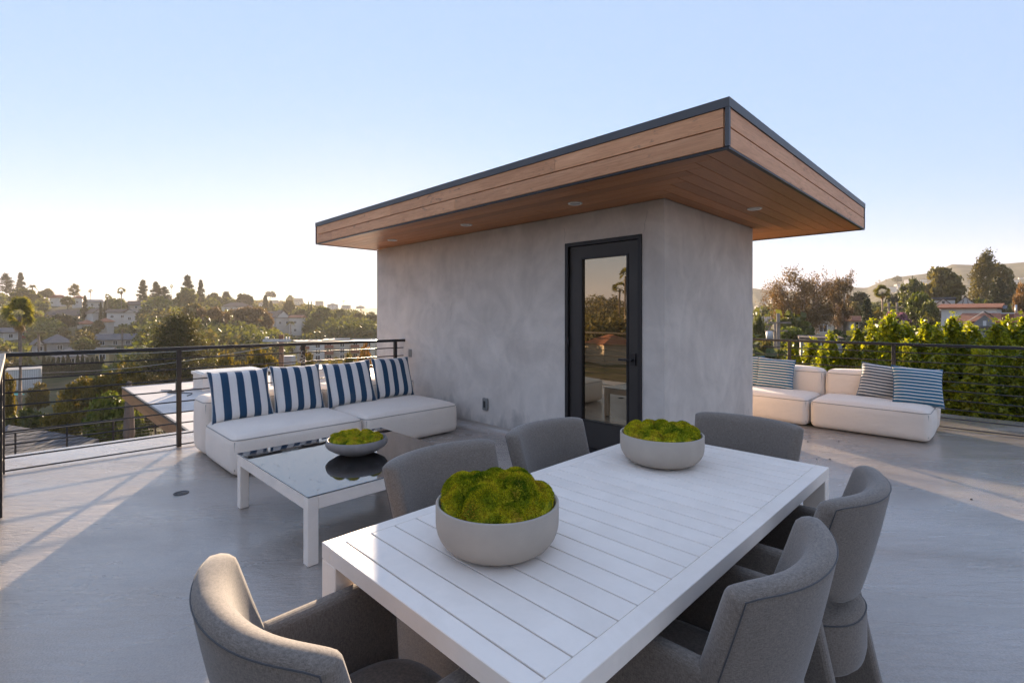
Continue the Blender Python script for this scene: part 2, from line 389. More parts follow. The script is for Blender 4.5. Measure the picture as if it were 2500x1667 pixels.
simple('cream plaster', (0.52, 0.46, 0.36), 0.8, var=0.07, vscale=0.5)
simple('tan plaster', (0.40, 0.34, 0.27), 0.8, var=0.08, vscale=0.5)
simple('yellow plaster', (0.56, 0.42, 0.20), 0.8, var=0.08, vscale=0.5)
simple('red siding', (0.24, 0.05, 0.04), 0.8, var=0.12, vscale=0.7)
simple('grey siding', (0.30, 0.285, 0.27), 0.8, var=0.08, vscale=0.7)
simple('white trim', (0.70, 0.69, 0.67), 0.6, var=0.04)
simple('brick', (0.27, 0.10, 0.065), 0.85, var=0.25, vscale=6)
simple('dark timber', (0.07, 0.045, 0.035), 0.8, var=0.2)
simple('turquoise canvas', (0.12, 0.42, 0.38), 0.8, var=0.1)
simple('solar panel', (0.02, 0.022, 0.035), 0.25, 0.1, var=0.2, vscale=3)

def m_tile(name, c1, c2, sc=(2.2, 2.2, 2.2)):
    s = N(name); c = s.coord('Object', sc, rand=True)
    wv = s.n('ShaderNodeTexWave', {'Vector': c, 'Scale': 1.5, 'Distortion': 1.2, 'Detail': 2})
    nz = s.noise(c, 1.3, 5)
    co = s.mix(0.5, s.ramp(nz, [(0.3, c1), (0.7, c2)]), s.ramp(wv, [(0.2, c1), (0.8, c2)]))
    b = s.bsdf(color=co, rough=0.85, spec=0.2); bn = s.bump(wv, 0.5, 0.05); s.l(bn.outputs[0], b.inputs['Normal'])
    return s.done(b)
m_tile('clay tile', (0.20, 0.075, 0.04), (0.36, 0.15, 0.085))
m_tile('brown shingle', (0.10, 0.075, 0.06), (0.18, 0.135, 0.11))
m_tile('grey shingle', (0.085, 0.085, 0.092), (0.15, 0.148, 0.152))
m_tile('tan shingle', (0.19, 0.155, 0.125), (0.28, 0.235, 0.195))
def m_window(name, col, rough):
    s = N(name); c = s.coord('Object', rand=True)
    return s.done(s.bsdf(color=s.ramp(s.noise(c, 0.7, 3), [(0.3, tuple(x * .6 for x in col)), (0.7, col)]), rough=rough, spec=0.9))
m_window('window glass', (0.05, 0.055, 0.06), 0.08)
def m_door_glass():
    s = N('bronze tinted glass')
    d = s.bsdf(color=(0.012, 0.010, 0.008, 1), rough=0.015, ior=1.5)
    g = s.n('ShaderNodeBsdfGlossy', {'Color': (0.80, 0.66, 0.46, 1), 'Roughness': 0.012})
    wob = s.bump(s.noise(s.coord('Object'), 2.2, 2), 0.05, 0.004); s.l(wob.outputs[0], g.inputs['Normal'])
    mx = s.n('ShaderNodeMixShader', {0: 0.42}); s.l(d.outputs[0], mx.inputs[1]); s.l(g.outputs[0], mx.inputs[2])
    return s.done(mx)
m_door_glass()
def m_ground():
    s = N('hillside soil'); c = s.coord('Object')
    rp = s.ramp(s.noise(c, 0.06, 8, 0.7), [(0.3, (0.035, 0.045, 0.018)), (0.5, (0.075, 0.07, 0.03)), (0.72, (0.15, 0.115, 0.07))])
    b = s.bsdf(color=rp, rough=0.95, spec=0.1)
    bn = s.bump(s.noise(c, 0.5, 6), 0.8, 0.6); s.l(bn.outputs[0], b.inputs['Normal'])
    return s.done(b)
m_ground()
def m_hill():
    s = N('chaparral'); c = s.coord('Object')
    rp = s.ramp(s.noise(c, 0.035, 9, 0.75), [(0.32, (0.035, 0.045, 0.020)), (0.5, (0.08, 0.075, 0.038)), (0.70, (0.17, 0.135, 0.085))])
    b = s.bsdf(color=rp, rough=0.95, spec=0.1)
    bn = s.bump(s.noise(c, 0.12, 8, 0.7), 1.0, 4.0); s.l(bn.outputs[0], b.inputs['Normal'])
    return s.done(b)
m_hill()
M = MATS

# ================================================================== the terrace
def dz(y): return -0.0042 * y                        # the deck falls a little to the back
DX0, DX1, DY0, DY1 = -7.09, 5.0, -0.75, 9.60
def multi_box(bs):
    V = []; Fc = []
    for (x0, x1, y0, y1, z0, z1) in bs:
        k = len(V)
        V += [(x0, y0, z0), (x1, y0, z0), (x1, y1, z0), (x0, y1, z0), (x0, y0, z1), (x1, y0, z1), (x1, y1, z1), (x0, y1, z1)]
        Fc += [tuple(k + i for i in q) for q in ((0, 3, 2, 1), (4, 5, 6, 7), (0, 1, 5, 4), (1, 2, 6, 5), (2, 3, 7, 6), (3, 0, 4, 7))]
    return V, Fc
V = [(x, y, z + dz(y)) for z in (-0.16, 0.0) for (x, y) in ((DX0, DY0), (DX1, DY0), (DX1, DY1), (DX0, DY1))]
Fc = [(0, 3, 2, 1), (4, 5, 6, 7), (0, 1, 5, 4), (1, 2, 6, 5), (2, 3, 7, 6), (3, 0, 4, 7)]
tag(obj('terrace_deck', mesh_from('terrace_deck', V, Fc), M['deck coating']), kind='structure')
# the storeys under the terrace
body = thing('main_house', 'grey stucco storeys of the house below the roof terrace', 'building', (-1, 4, -6.2))
m = mesh_from('wall', *multi_box([(DX0 + 0.25 + 1, DX1 - 0.25 + 1, DY0 + 0.25 - 4, DY1 - 0.25 - 4, -1.0, 5.98)])); obj('wall', m, M['stucco body'], body)
box('fascia_trim', DX0 + 0.1 + 1, DX1 - 0.1 + 1, DY0 + 0.1 - 4, DY1 - 0.1 - 4, 5.72, 5.978, M['cedar fascia far'], body)

# ------------------------------------------------------------------ stair house
HX0, HX1, HY0, HY1 = -7.07, -2.142, 4.06, 6.217
ZT, ZR = 2.433, 2.745
RX0, RX1, RY0, RY1 = -7.128, -1.21, 3.103, 7.24
DRX0, DRX1, DRZ0, DRZ1 = -3.255, -2.362, 0.055, 2.145
ZB = -0.10
sh = thing('stair_house', 'grey stucco stair house with cedar flat roof on the terrace', 'building', (0, 0, 0))
wb = [(HX0, DRX0, HY0, HY0 + .16, ZB, ZT), (DRX1, HX1, HY0, HY0 + .16, ZB, ZT), (DRX0, DRX1, HY0, HY0 + .16, DRZ1, ZT), (DRX0, DRX1, HY0, HY0 + .16, ZB, DRZ0 - 0.02),
      (HX1 - .16, HX1, HY0 + .16, HY1, ZB, ZT), (HX0, HX0 + .16, HY0 + .16, HY1, ZB, ZT), (HX0 + .16, HX1 - .16, HY1 - .16, HY1, ZB, ZT)]
obj('wall', mesh_from('wall', *multi_box(wb)), M['troweled stucco'], sh)
# coved base where the deck coating turns up the wall
def cove(name, p0, p1, nrm, parent):
    pr = [(0.13 - 0.13 * math.sin(a), 0.10 - 0.10 * math.cos(a)) for a in [i * math.pi / 2 / 5 for i in range(6)]]
    V = []; Fc = []
    prof = [(0.0, -0.03)] + [(0.13, -0.03)] + pr
    for p in (p0, p1):
        for o_, z in prof: V.append((p[0] + nrm[0] * (o_ + .002), p[1] + nrm[1] * (o_ + .002), z + dz(p[1])))
    n = len(prof)
    for i in range(n): Fc.append((i, (i + 1) % n, n + (i + 1) % n, n + i))
    Fc.append(tuple(range(n))); Fc.append(tuple(range(n, 2 * n))[::-1])
    bm = bmesh.new(); mm = mesh_from(name, V, Fc); bm.from_mesh(mm); m = bm_mesh(bm, name)
    return obj(name, m, M['deck coating'], parent)
cove('base_cove', (HX0, HY0), (DRX0, HY0), (0, -1), sh)
cove('base_cove', (DRX1, HY0), (HX1, HY0), (0, -1), sh)
cove('base_cove', (HX1, HY0), (HX1, HY1), (1, 0), sh)

roof = obj('roof', mesh_from('roof', *multi_box([(RX0 + .03, RX1 - .03, RY0 + .03, RY1 - .03, ZT + .03, ZR - .02)])), M['white roof membrane'], sh)
def rect_ring(name, x0, x1, y0, y1, z0, z1, t, mat, parent):
    return obj(name, mesh_from(name, *multi_box([(x0, x1, y0, y0 + t, z0, z1), (x0, x1, y1 - t, y1, z0, z1), (x0, x0 + t, y0 + t, y1 - t, z0, z1), (x1 - t, x1, y0 + t, y1 - t, z0, z1)])), mat, parent)
rect_ring('coping', RX0 - .008, RX1 + .008, RY0 - .008, RY1 + .008, ZR - .058, ZR, .06, M['slate grey metal'], roof)
rect_ring('drip_trim', RX0 - .004, RX1 + .004, RY0 - .004, RY1 + .004, ZT - .004, ZT + .008, .028, M['black metal'], roof)
for (x, y) in ((RX1, RY0), (RX0, RY0), (RX1, RY1), (RX0, RY1)):
    sx = 1 if x > -4 else -1; sy = 1 if y > 5 else -1
    xs = sorted((x - sx * .018, x + sx * .0055)); ys = sorted((y - sy * .018, y + sy * .0055))
    box('corner_trim', xs[0], xs[1], ys[0], ys[1], ZT + .0125, ZR - .0585, M['slate grey metal'], roof)
def board(name, axis, a0, a1, b0, b1, z0, z1, mat, parent, bev=0.0015):
    """plank running along axis (0 x, 1 y); its own local x is its length"""
    L = a1 - a0; w = b1 - b0; h = z1 - z0
    m = bm_mesh(box_bm(L, w, h, bev, 1), name)
    if axis == 0: return obj(name, m, mat, parent, ((a0 + a1) / 2, (b0 + b1) / 2, (z0 + z1) / 2))
    return obj(name, m, mat, parent, ((b0 + b1) / 2, (a0 + a1) / 2, (z0 + z1) / 2), (0, 0, R(90)))
zA, zC = ZT + .014, ZR - .060
zMid = (zA + zC) / 2
g = .004
rows = [(zA, zMid - g), (zMid + g, zC)]
for i, (z0, z1) in enumerate(rows):
    cuts = [[RX0 + .032, -6.62, -3.9, RX1 - .032], [RX0 + .032, -5.1, -2.6, RX1 - .032]][i]
    for a, b in zip(cuts[:-1], cuts[1:]):
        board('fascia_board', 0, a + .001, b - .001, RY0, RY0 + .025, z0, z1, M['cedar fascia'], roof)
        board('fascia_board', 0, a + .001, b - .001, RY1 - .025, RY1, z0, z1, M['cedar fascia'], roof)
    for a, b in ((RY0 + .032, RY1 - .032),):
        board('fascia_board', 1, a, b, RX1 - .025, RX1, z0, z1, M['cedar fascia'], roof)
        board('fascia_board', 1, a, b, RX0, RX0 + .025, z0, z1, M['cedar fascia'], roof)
# soffit planks, stepped at the corner as laid
SW = 0.137; gap = .0035; zs0, zs1 = ZT + .004, ZT + .020
nb = 7
fy0, fx1 = RY0 + .028, RX1 - .028
SWf = (HY0 - fy0) / nb; SWr = (fx1 - HX1) / nb; byN = 7; SWb = (RY1 - .028 - HY1) / byN
for i in range(nb):
    xm = [-5.3, -2.45, -4.2, -6.0, -3.3, -4.9, -5.6][i]
    y0 = fy0 + i * SWf
    xe = fx1 - (i + 1) * SWr
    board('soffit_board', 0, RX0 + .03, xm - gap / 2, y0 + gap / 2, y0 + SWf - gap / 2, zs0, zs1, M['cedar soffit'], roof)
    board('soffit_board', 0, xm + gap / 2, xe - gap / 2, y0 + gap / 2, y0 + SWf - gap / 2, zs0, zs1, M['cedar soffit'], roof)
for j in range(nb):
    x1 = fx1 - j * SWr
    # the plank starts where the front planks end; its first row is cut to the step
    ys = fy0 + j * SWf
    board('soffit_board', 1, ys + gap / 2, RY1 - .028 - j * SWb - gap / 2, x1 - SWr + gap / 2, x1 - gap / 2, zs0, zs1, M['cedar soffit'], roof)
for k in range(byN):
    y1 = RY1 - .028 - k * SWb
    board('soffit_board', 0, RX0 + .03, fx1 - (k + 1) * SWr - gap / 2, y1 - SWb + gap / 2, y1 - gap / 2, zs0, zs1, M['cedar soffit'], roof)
for (x, y) in ((-5.99, 3.675), (-4.375, 3.65), (-2.822, 3.658), (-1.728, 5.068)):
    dl = lathe('downlight', [(0.0, 0.0), (0.048, 0.0), (0.054, -.003), (0.061, -.007), (0.065, -.005), (0.067, 0.004)], M['cream lens'], sh, 40, (x, y, ZT + .001))
    lathe('lens', [(0.0, -.003), (0.045, -.003), (0.046, -.001)], M['skylight acrylic'], dl, 32, (0, 0, 0))

# door in its frame
door = obj('door', None, None, sh)
m = mesh_from('door', *multi_box([(DRX0 + .042, DRX0 + .19, 4.075, 4.125, .075, DRZ1 - .042), (DRX1 - .155, DRX1 - .042, 4.075, 4.125, .075, DRZ1 - .042),
                                    (DRX0 + .19, DRX1 - .155, 4.075, 4.125, 1.985, DRZ1 - .042), (DRX0 + .19, DRX1 - .155, 4.075, 4.125, .075, .335)]))
bpy.data.objects.remove(door)
door = obj('door', m, M['bronze door paint'], sh)
rect = [(DRX0, DRX0 + .038, 4.045, 4.15, DRZ0, DRZ1), (DRX1 - .038, DRX1, 4.045, 4.15, DRZ0, DRZ1), (DRX0 + .038, DRX1 - .038, 4.045, 4.15, DRZ1 - .038, DRZ1), (DRX0 - .03, DRX1 + .03, 3.985, 4.15, DRZ0 - .04, DRZ0 + .016)]
obj('frame', mesh_from('frame', *multi_box(rect)), M['black metal'], door)
gx0, gx1, gz0, gz1 = DRX0 + .19, DRX1 - .155, .335, 1.985
bead = [(gx0, gx0 + .016, 4.066, 4.10, gz0, gz1), (gx1 - .016, gx1, 4.066, 4.10, gz0, gz1), (gx0 + .016, gx1 - .016, 4.066, 4.10, gz1 - .016, gz1), (gx0 + .016, gx1 - .016, 4.066, 4.10, gz0, gz0 + .016)]
obj('glazing_bead', mesh_from('glazing_bead', *multi_box(bead)), M['black metal'], door)
box('glass_pane', gx0 + .0165, gx1 - .0165, 4.092, 4.098, gz0 + .0165, gz1 - .0165, M['bronze tinted glass'], door)
hx = DRX1 - .098
hb = multi_box([(hx - .026, hx + .026, 4.060, 4.0745, .935, 1.045)]); V1, F1 = tube_geo([(hx, 4.062, .985), (hx, 4.022, .985)], .011, 10)
V2, F2 = multi_box([(hx - .125, hx + .012, 4.010, 4.026, .976, .996)])
Va = hb[0] + [tuple(v) for v in V1] + V2; Fa = hb[1] + [tuple(i + 8 for i in f) for f in F1] + [tuple(i + 8 + len(V1) for i in f) for f in F2]
obj('handle', mesh_from('handle', Va, Fa), M['black metal'], door)
for z in (0.30, 1.12, 1.86):
    tube('hinge', [(DRX0 + .040, 4.050, z - .05), (DRX0 + .040, 4.050, z + .05)], .011, M['black metal'], door, 10)
for pts in ([(-3.262, 2.15), (-3.272, 2.20), (-3.262, 2.25), (-3.278, 2.31), (-3.272, 2.36)], [(-2.352, 2.15), (-2.335, 2.19), (-2.338, 2.24), (-2.318, 2.29), (-2.31, 2.35)], [(-5.2, 1.35), (-5.17, 1.42), (-5.19, 1.50), (-5.15, 1.57)]):
    tube('crack', [(x, 4.0605, z) for x, z in pts], .0013, M['dark slot'], sh, 4)
box('switch_plate', -6.165, -6.095, 4.048, 4.0605, .795, .905, M['plastic grey'], sh, .004)
ob = box('outlet_cover', -4.535, -4.445, 4.030, 4.0605, .245, .395, M['plastic grey'], sh, .012, 3, True)
box('slot', -.018, .018, -.0185, -.0145, -.04, .04, M['dark slot'], ob)

# ------------------------------------------------------------------ railings
RZ = [0.021 + .11525 * i for i in range(9)]
def railing(name, label, p0, p1, posts, ends=(0.0, 0.0)):
    """p0 -> p1 along an axis; posts as distances from p0"""
    p0 = Vector(p0); p1 = Vector(p1); L = (p1 - p0).length; t = (p1 - p0) / L
    rz = math.atan2(t.y, t.x); tilt = (dz(p1.y) - dz(p0.y))
    root = thing(name, label, 'railing', (p0.x, p0.y, dz(p0.y)), rz)
    sl = tilt / L
    def bar(nm, z, sec, a0, a1, rad=None):
        if rad: return tube(nm, [(a0, 0, z + sl * a0), (a1, 0, z + sl * a1)], rad, M['black metal'], root, 10)
        w, h = sec
        V = []
        for a in (a0, a1):
            for (y, zz) in ((-w / 2, -h / 2), (w / 2, -h / 2), (w / 2, h / 2), (-w / 2, h / 2)): V.append((a, y, z + zz + sl * a))
        Fq = [(0, 1, 2, 3), (7, 6, 5, 4), (0, 4, 5, 1), (1, 5, 6, 2), (2, 6, 7, 3), (3, 7, 4, 0)]
        bm = bmesh.new(); bm.from_mesh(mesh_from(nm, V, Fq)); bmesh.ops.bevel(bm, geom=list(bm.edges), offset=.003, segments=1, affect='EDGES')
        return obj(nm, bm_mesh(bm, nm), M['black metal'], root)
    bar('top_rail', 1.049, (.050, .036), -ends[0], L + ends[1])
    for z in RZ: bar('rail', z, None, 0, L, .0072)
    for a in posts:
        z0 = sl * a
        box('post', a - .021, a + .021, -.021, .021, z0 - .002, z0 + 1.0305, M['black metal'], root, .002, 1)
    return root
LX = -6.285
railing('guard_railing', 'black metal railing behind the sofa with striped pillows, ending at the stucco wall', (LX, -.08, 0), (LX, 4.04, 0), [0.0, 1.325, 2.65, 3.985], (.025, .018))
railing('guard_railing', 'black metal railing running off the left edge of the picture', (LX + .03, -.08, 0), (4.6, -.08, 0), [1.3, 2.6, 3.9, 5.2, 6.5, 7.8, 9.1, 10.4])
railing('guard_railing', 'black metal railing in front of the bright green hedge', (-6.3, 8.33, 0), (4.6, 8.33, 0), [0.02, 1.42, 2.69, 3.964, 5.231, 6.5, 7.77, 9.04, 10.3])

# ------------------------------------------------------------------ modular sofas
def puffy(sx, sy, sz, r=.072, crown=.03, seg=4, sub=8):
    """upholstered block, origin at the centre of its base: rounded, a little bellied"""
    bm = bmesh.new(); bmesh.ops.create_cube(bm, size=1.0)
    for v in bm.verts: v.co = Vector((v.co.x * sx, v.co.y * sy, v.co.z * sz))
    bmesh.ops.bevel(bm, geom=list(bm.edges), offset=r, segments=seg, profile=0.55, affect='EDGES')
    big = [e for e in bm.edges if e.calc_length() > .12]
    bmesh.ops.subdivide_edges(bm, edges=big, cuts=sub, use_grid_fill=True)
    rng = random.Random(int(sx * 1000 + sy * 77))
    for v in bm.verts:
        x, y, z = v.co.x / (sx / 2), v.co.y / (sy / 2), v.co.z / (sz / 2)
        bx = (1 - y * y) * (1 - z * z); by = (1 - x * x) * (1 - z * z); bz = (1 - x ** 4) * (1 - y ** 4)
        v.co.x += math.copysign(1, x) * crown * .7 * bx * (abs(x) > .9)
        v.co.y += math.copysign(1, y) * crown * .7 * by * (abs(y) > .9)
        if z > .9: v.co.z += crown * bz
        w = .004 * math.sin(v.co.x * 9.1 + v.co.y * 5.3 + sx) * math.sin(v.co.y * 7.7 - v.co.x * 3.1)
        if z > .9: v.co.z += w
        v.co.z += sz / 2
    return bm_mesh(bm, 'puffy', True)
def rect_seam(sx, sy, z, r=.0042, off=0.0):
    c = .070; P = []
    for (cx, cy, a0) in ((sx / 2 - c, sy / 2 - c, 0), (-sx / 2 + c, sy / 2 - c, 90), (-sx / 2 + c, -sy / 2 + c, 180), (sx / 2 - c, -sy / 2 + c, 270)):
        for k in range(4):
            a = R(a0 + k * 30); P.append((cx + (c + off) * math.cos(a), cy + (c + off) * math.sin(a), z))
    P.append(P[0]); return P
def sofa_module(label, x, y, rz, W, D, SH, BD, BH, group=None):
    """faces local -y; origin at floor, middle of the seat front. W along x"""
    t = thing('sofa_module', label, 'sofa', (x, y, dz(y)), rz, group)
    st = obj('seat', puffy(W - .012, D, SH - .015), M['ivory canvas'], t, (0, D / 2, .012))
    V, Fq = tube_geo(rect_seam(W - .012 - .006, D - .006, SH - .045, .004), .0042, 6, False); obj('piping', mesh_from('piping', V, Fq, True), M['canvas seam'], st)
    bk = obj('backrest', puffy(W - .012, BD, BH - .015, .075), M['ivory canvas'], t, (0, D + BD / 2 + .006, .012))
    V, Fq = tube_geo(rect_seam(W - .012 - .006, BD - .006, BH - .05, .004), .0042, 6, False); obj('piping', mesh_from('piping', V, Fq, True), M['canvas seam'], bk)
    for sx in (-1, 1):       # upright seams at the front corners
        V, Fq = tube_geo([(sx * (W / 2 - .027), -D / 2 + .020, .05), (sx * (W / 2 - .026), -D / 2 + .019, SH - .06)], .0036, 6); obj('seam', mesh_from('seam', V, Fq, True), M['canvas seam'], st)
        V, Fq = tube_geo([(sx * (W / 2 - .027), -BD / 2 + .021, .05), (sx * (W / 2 - .026), -BD / 2 + .020, BH - .065)], .0036, 6); obj('seam', mesh_from('seam', V, Fq, True), M['canvas seam'], bk)
    return t
# left pair faces +x
sofa_module('ivory sofa module nearest the coffee table corner, two striped pillows on it', -4.70, 1.935, R(90), 1.24, .905, .36, .43, .575)
sofa_module('ivory sofa module against the stucco wall, two striped pillows on it', -4.70, 3.185, R(90), 1.24, .905, .36, .43, .575)
# right pair faces -y
sofa_module('ivory sofa module with two pillows at its open end, before the hedge', -1.18, 7.15, 0, 1.19, .75, .365, .30, .675)
sofa_module('ivory sofa module half hidden behind the stair house corner', -2.39, 7.15, 0, 1.19, .75, .365, .30, .675)

def pillow_mesh(W, H, T, seed, n=22):
    rng = np.random.default_rng(seed)
    us = np.linspace(-1, 1, n + 1); ph = rng.uniform(0, 6.28, 6)
    V = []; Fq = []
    def edge(u, v):
        # sides pulled in between the pointed corners
        x = u * W / 2 * (1 - .075 * (1 - v * v) ** 1 * abs(u) ** 3); y = v * H / 2 * (1 - .075 * (1 - u * u) * abs(v) ** 3)
        return x, y
    for side in (1, -1):
        for i, v in enumerate(us):
            for j, u in enumerate(us):
                x, y = edge(u, v)
                f = ((1 - u ** 4) * (1 - v ** 4)) ** .55
                f *= 1 + .06 * math.sin(3 * u + ph[0]) * math.sin(2.6 * v + ph[1])
                wr = .008 * math.sin(9 * u + 4 * v + ph[2]) * (u * u + v * v) * .5 * (1 - max(abs(u), abs(v)) ** 6)
                V.append((x, y, side * (T / 2 * f + wr * (f > .1))))
    K = (n + 1) ** 2
    for s in (0, 1):
        for i in range(n):
            for j in range(n):
                a = s * K + i * (n + 1) + j; q = (a, a + 1, a + n + 2, a + n + 1)
                Fq.append(q if s == 0 else q[::-1])
    bm = bmesh.new(); bm.from_mesh(mesh_from('p', V, Fq)); bmesh.ops.remove_doubles(bm, verts=bm.verts, dist=.0008)
    return bm_mesh(bm, 'pillow', True), [(*edge(u, v), 0) for u, v in [(a, -1) for a in us] + [(1, a) for a in us[1:]] + [(a, 1) for a in us[::-1][1:]] + [(-1, a) for a in us[::-1][1:]]]
def pillow(label, loc, rot, W, H, T, mat, pip, seed):
    """local: x width, y height, z faces out; origin at the middle of the bottom edge"""
    m, rim = pillow_mesh(W, H, T, seed)
    m.transform(Matrix.Translation((0, H / 2 - .02, 0)))
    t = thing('throw_pillow', label, 'pillow', loc, 0, None, rot)
    obj('cover', m, M[mat], t)
    V, Fq = tube_geo([(x, y + H / 2 - .02, z) for x, y, z in rim], .0035, 6, False); obj('edge_seam', mesh_from('edge_seam', V, Fq, True), M[pip], t)
    return t
def lean_rot(yaw, back, roll=0.0):
    """pillow standing with its face looking along yaw, leaned back by `back`"""
    return (Matrix.Rotation(yaw, 4, 'Z') @ Matrix.Rotation(R(90) - back, 4, 'X') @ Matrix.Rotation(roll, 4, 'Z')).to_euler()
FX = R(90)   # turns a -y facing face to +x
wz = .365
pillow('navy and white wide striped pillow at the open end of the sofa', (-5.43, 1.63, wz), lean_rot(FX - R(3), R(21), R(1)), .57, .53, .17, 'wide navy stripe', 'white piping', 1)
pillow('second navy and white wide striped pillow from the sofa\'s open end', (-5.45, 2.205, wz), lean_rot(FX + R(2), R(19), R(-1)), .55, .53, .16, 'wide navy stripe', 'white piping', 2)
pillow('third navy and white wide striped pillow, leaning towards its right neighbour', (-5.45, 2.82, wz), lean_rot(FX - R(8), R(20), R(3)), .58, .53, .17, 'wide navy stripe', 'white piping', 3)
pillow('navy and white wide striped pillow nearest the stucco wall', (-5.55, 3.46, wz), lean_rot(FX + R(2), R(18), R(-1)), .56, .53, .16, 'wide navy stripe', 'white piping', 4)
wz2 = .35
pillow('narrow striped blue pillow mostly hidden by the stair house corner', (-2.78, 7.78, wz2), lean_rot(R(-4), R(14), R(2)), .50, .47, .15, 'narrow blue stripe', 'blue piping', 5)
pillow('upright narrow striped blue pillow beside the stair house corner', (-2.375, 7.74, wz2), lean_rot(R(3), R(12), R(-2)), .50, .455, .16, 'narrow blue stripe', 'blue piping', 6)
pillow('narrow striped blue pillow with shade painted in, leaning on its neighbour before the hedge', (-1.13, 7.74, wz2), lean_rot(R(4), R(17), R(-6)), .50, .46, .16, 'narrow shaded blue stripe', 'blue piping', 7)
pillow('narrow striped blue pillow at the open end of the sofa before the hedge', (-.74, 7.60, wz2 - .01), lean_rot(R(30), R(16), R(-5)), .53, .47, .16, 'narrow blue stripe', 'blue piping', 8)

# ------------------------------------------------------------------ coffee table
ct = thing('coffee_table', 'low white coffee table with wet black glass top', 'table', (-3.38, 1.745, dz(1.7)))
hx_, hy_ = .62, .59
for sx in (-1, 1):
    for sy in (-1, 1):
        x0, x1 = sorted((sx * hx_, sx * (hx_ - .062))); y0, y1 = sorted((sy * hy_, sy * (hy_ - .062)))
        box('leg', x0, x1, y0, y1, 0.004, .388, M['white powder coat'], ct, .003, 1)
        box('foot_glide', x0 + .008, x1 - .008, y0 + .008, y1 - .008, 0.0, .0038, M['dark slot'], ct)
for sx in (-1, 1):
    x0, x1 = sorted((sx * hx_, sx * (hx_ - .045))); box('apron', x0, x1, -hy_ + .0625, hy_ - .0625, .315, .388, M['white powder coat'], ct, .002, 1)
    y0, y1 = sorted((sx * hy_, sx * (hy_ - .045))); box('apron', -hx_ + .0625, hx_ - .0625, y0, y1, .315, .388, M['white powder coat'], ct, .002, 1)
box('glass_top', -hx_, hx_, -hy_, hy_, .3885, .3975, M['wet black glass'], ct, .002, 1)

# ------------------------------------------------------------------ moss bowls
def moss_bowl(label, loc, prof, r_in, z_in, dome, mat, seed, nb=26, nblade=15000):
    t = thing('moss_bowl', label, 'bowl', loc)
    lathe('bowl', prof, M[mat], t, 72)
    rng = np.random.default_rng(seed)
    C = []
    while len(C) < nb:
        a = rng.uniform(0, 6.283); q = r_in * .90 * math.sqrt(rng.uniform(0, 1))
        p = (q * math.cos(a), q * math.sin(a)); rr = rng.uniform(.19, .36) * r_in
        if all((p[0] - c[0]) ** 2 + (p[1] - c[1]) ** 2 > (.74 * (rr + c[2])) ** 2 for c in C) or rng.uniform() < .0015: C.append((*p, rr))
    C = np.array(C)
    def hfield(x, y):
        q = np.sqrt(x * x + y * y) / r_in
        base = dome * (1 - np.clip(q, 0, 1) ** 2.4) * .62 - .010
        d2 = (x[..., None] - C[:, 0]) ** 2 + (y[..., None] - C[:, 1]) ** 2
        bump = np.sqrt(np.clip(1 - d2 / C[:, 2] ** 2 / 1.1, 0, 1)) * C[:, 2] * 1.05
        return z_in + base + bump.max(-1) * (1 - .12 * np.clip(q, 0, 1) ** 4)
    n = 64; rr = np.linspace(0, r_in * .985, n); V = []
    for i in range(n):
        a = np.linspace(0, 2 * np.pi, 96, endpoint=False); x = rr[i] * np.cos(a); y = rr[i] * np.sin(a); z = hfield(x, y)
        if i == n - 1: z = z * 0 + z_in - .02
        V.append(np.stack([x, y, z], 1))
    V = np.concatenate(V); I = np.arange(n - 1)[:, None] * 96; J = np.arange(96)[None, :]
    Q = np.stack([I + J, I + (J + 1) % 96, I + 96 + (J + 1) % 96, I + 96 + J], -1).reshape(-1, 4)
    bed = obj('moss', mesh_np('moss', V, Q, True), M['moss bed'], t)
    a = rng.uniform(0, 6.283, nblade); q = r_in * .97 * np.sqrt(rng.uniform(0, 1, nblade)); x = q * np.cos(a); y = q * np.sin(a); e = .003
    z = hfield(x, y); nx = -(hfield(x + e, y) - z) / e; ny = -(hfield(x, y + e) - z) / e
    nrm = np.stack([nx, ny, np.ones_like(nx)], 1); nrm /= np.linalg.norm(nrm, axis=1)[:, None]
    nrm += rng.normal(0, .38, nrm.shape); nrm /= np.linalg.norm(nrm, axis=1)[:, None]
    P = np.stack([x, y, z - .001], 1); L = rng.uniform(.003, .0075, nblade)[:, None]; Wd = rng.uniform(.0007, .0015, nblade)[:, None]
    s = np.cross(nrm, rng.normal(0, 1, nrm.shape)); s /= np.linalg.norm(s, axis=1)[:, None] + 1e-9
    Vb = np.stack([P - s * Wd, P + nrm * L * .5 + s * Wd * 1.2, P + nrm * L, P + nrm * L * .5 - s * Wd * 1.2], 1).reshape(-1, 3)
    fz = obj('moss_fuzz', mesh_np('moss_fuzz', Vb, np.arange(nblade * 4).reshape(-1, 4)), M['moss'], bed); fz['kind'] = 'stuff'
    return t
def bowl_prof(Rr, h, base, th=.009):
    p = [(0.0, 0.0), (base * .75, 0.0), (base, .004)]
    for k in range(1, 9):
        a = k / 8 * math.pi / 2; p.append((base + (Rr - base) * math.sin(a), .004 + h * .58 * (1 - math.cos(a))))
    p += [(Rr, h - .002), (Rr - .002, h), (Rr - th + .002, h), (Rr - th, h - .002), (Rr - th, h * .45), (Rr * .6, h * .22), (0.0, h * .2)]
    return p
moss_bowl('tan concrete bowl of green moss nearest on the dining table', (-1.025, .970, .7505), bowl_prof(.174, .131, .112), .163, .122, .075, 'concrete bowl', 3, 19, 30000)
moss_bowl('tan concrete bowl of green moss at the far end of the dining table', (-1.088, 2.035, .7505), bowl_prof(.180, .131, .112), .169, .120, .05, 'concrete bowl', 8, 19, 18000)
lowp = [(0.0, 0.0), (.085, 0.0), (.10, .003), (.16, .028), (.205, .056), (.219, .074), (.215, .098), (.207, .113), (.203, .114), (.200, .110), (.203, .085), (.14, .04), (0, .03)]
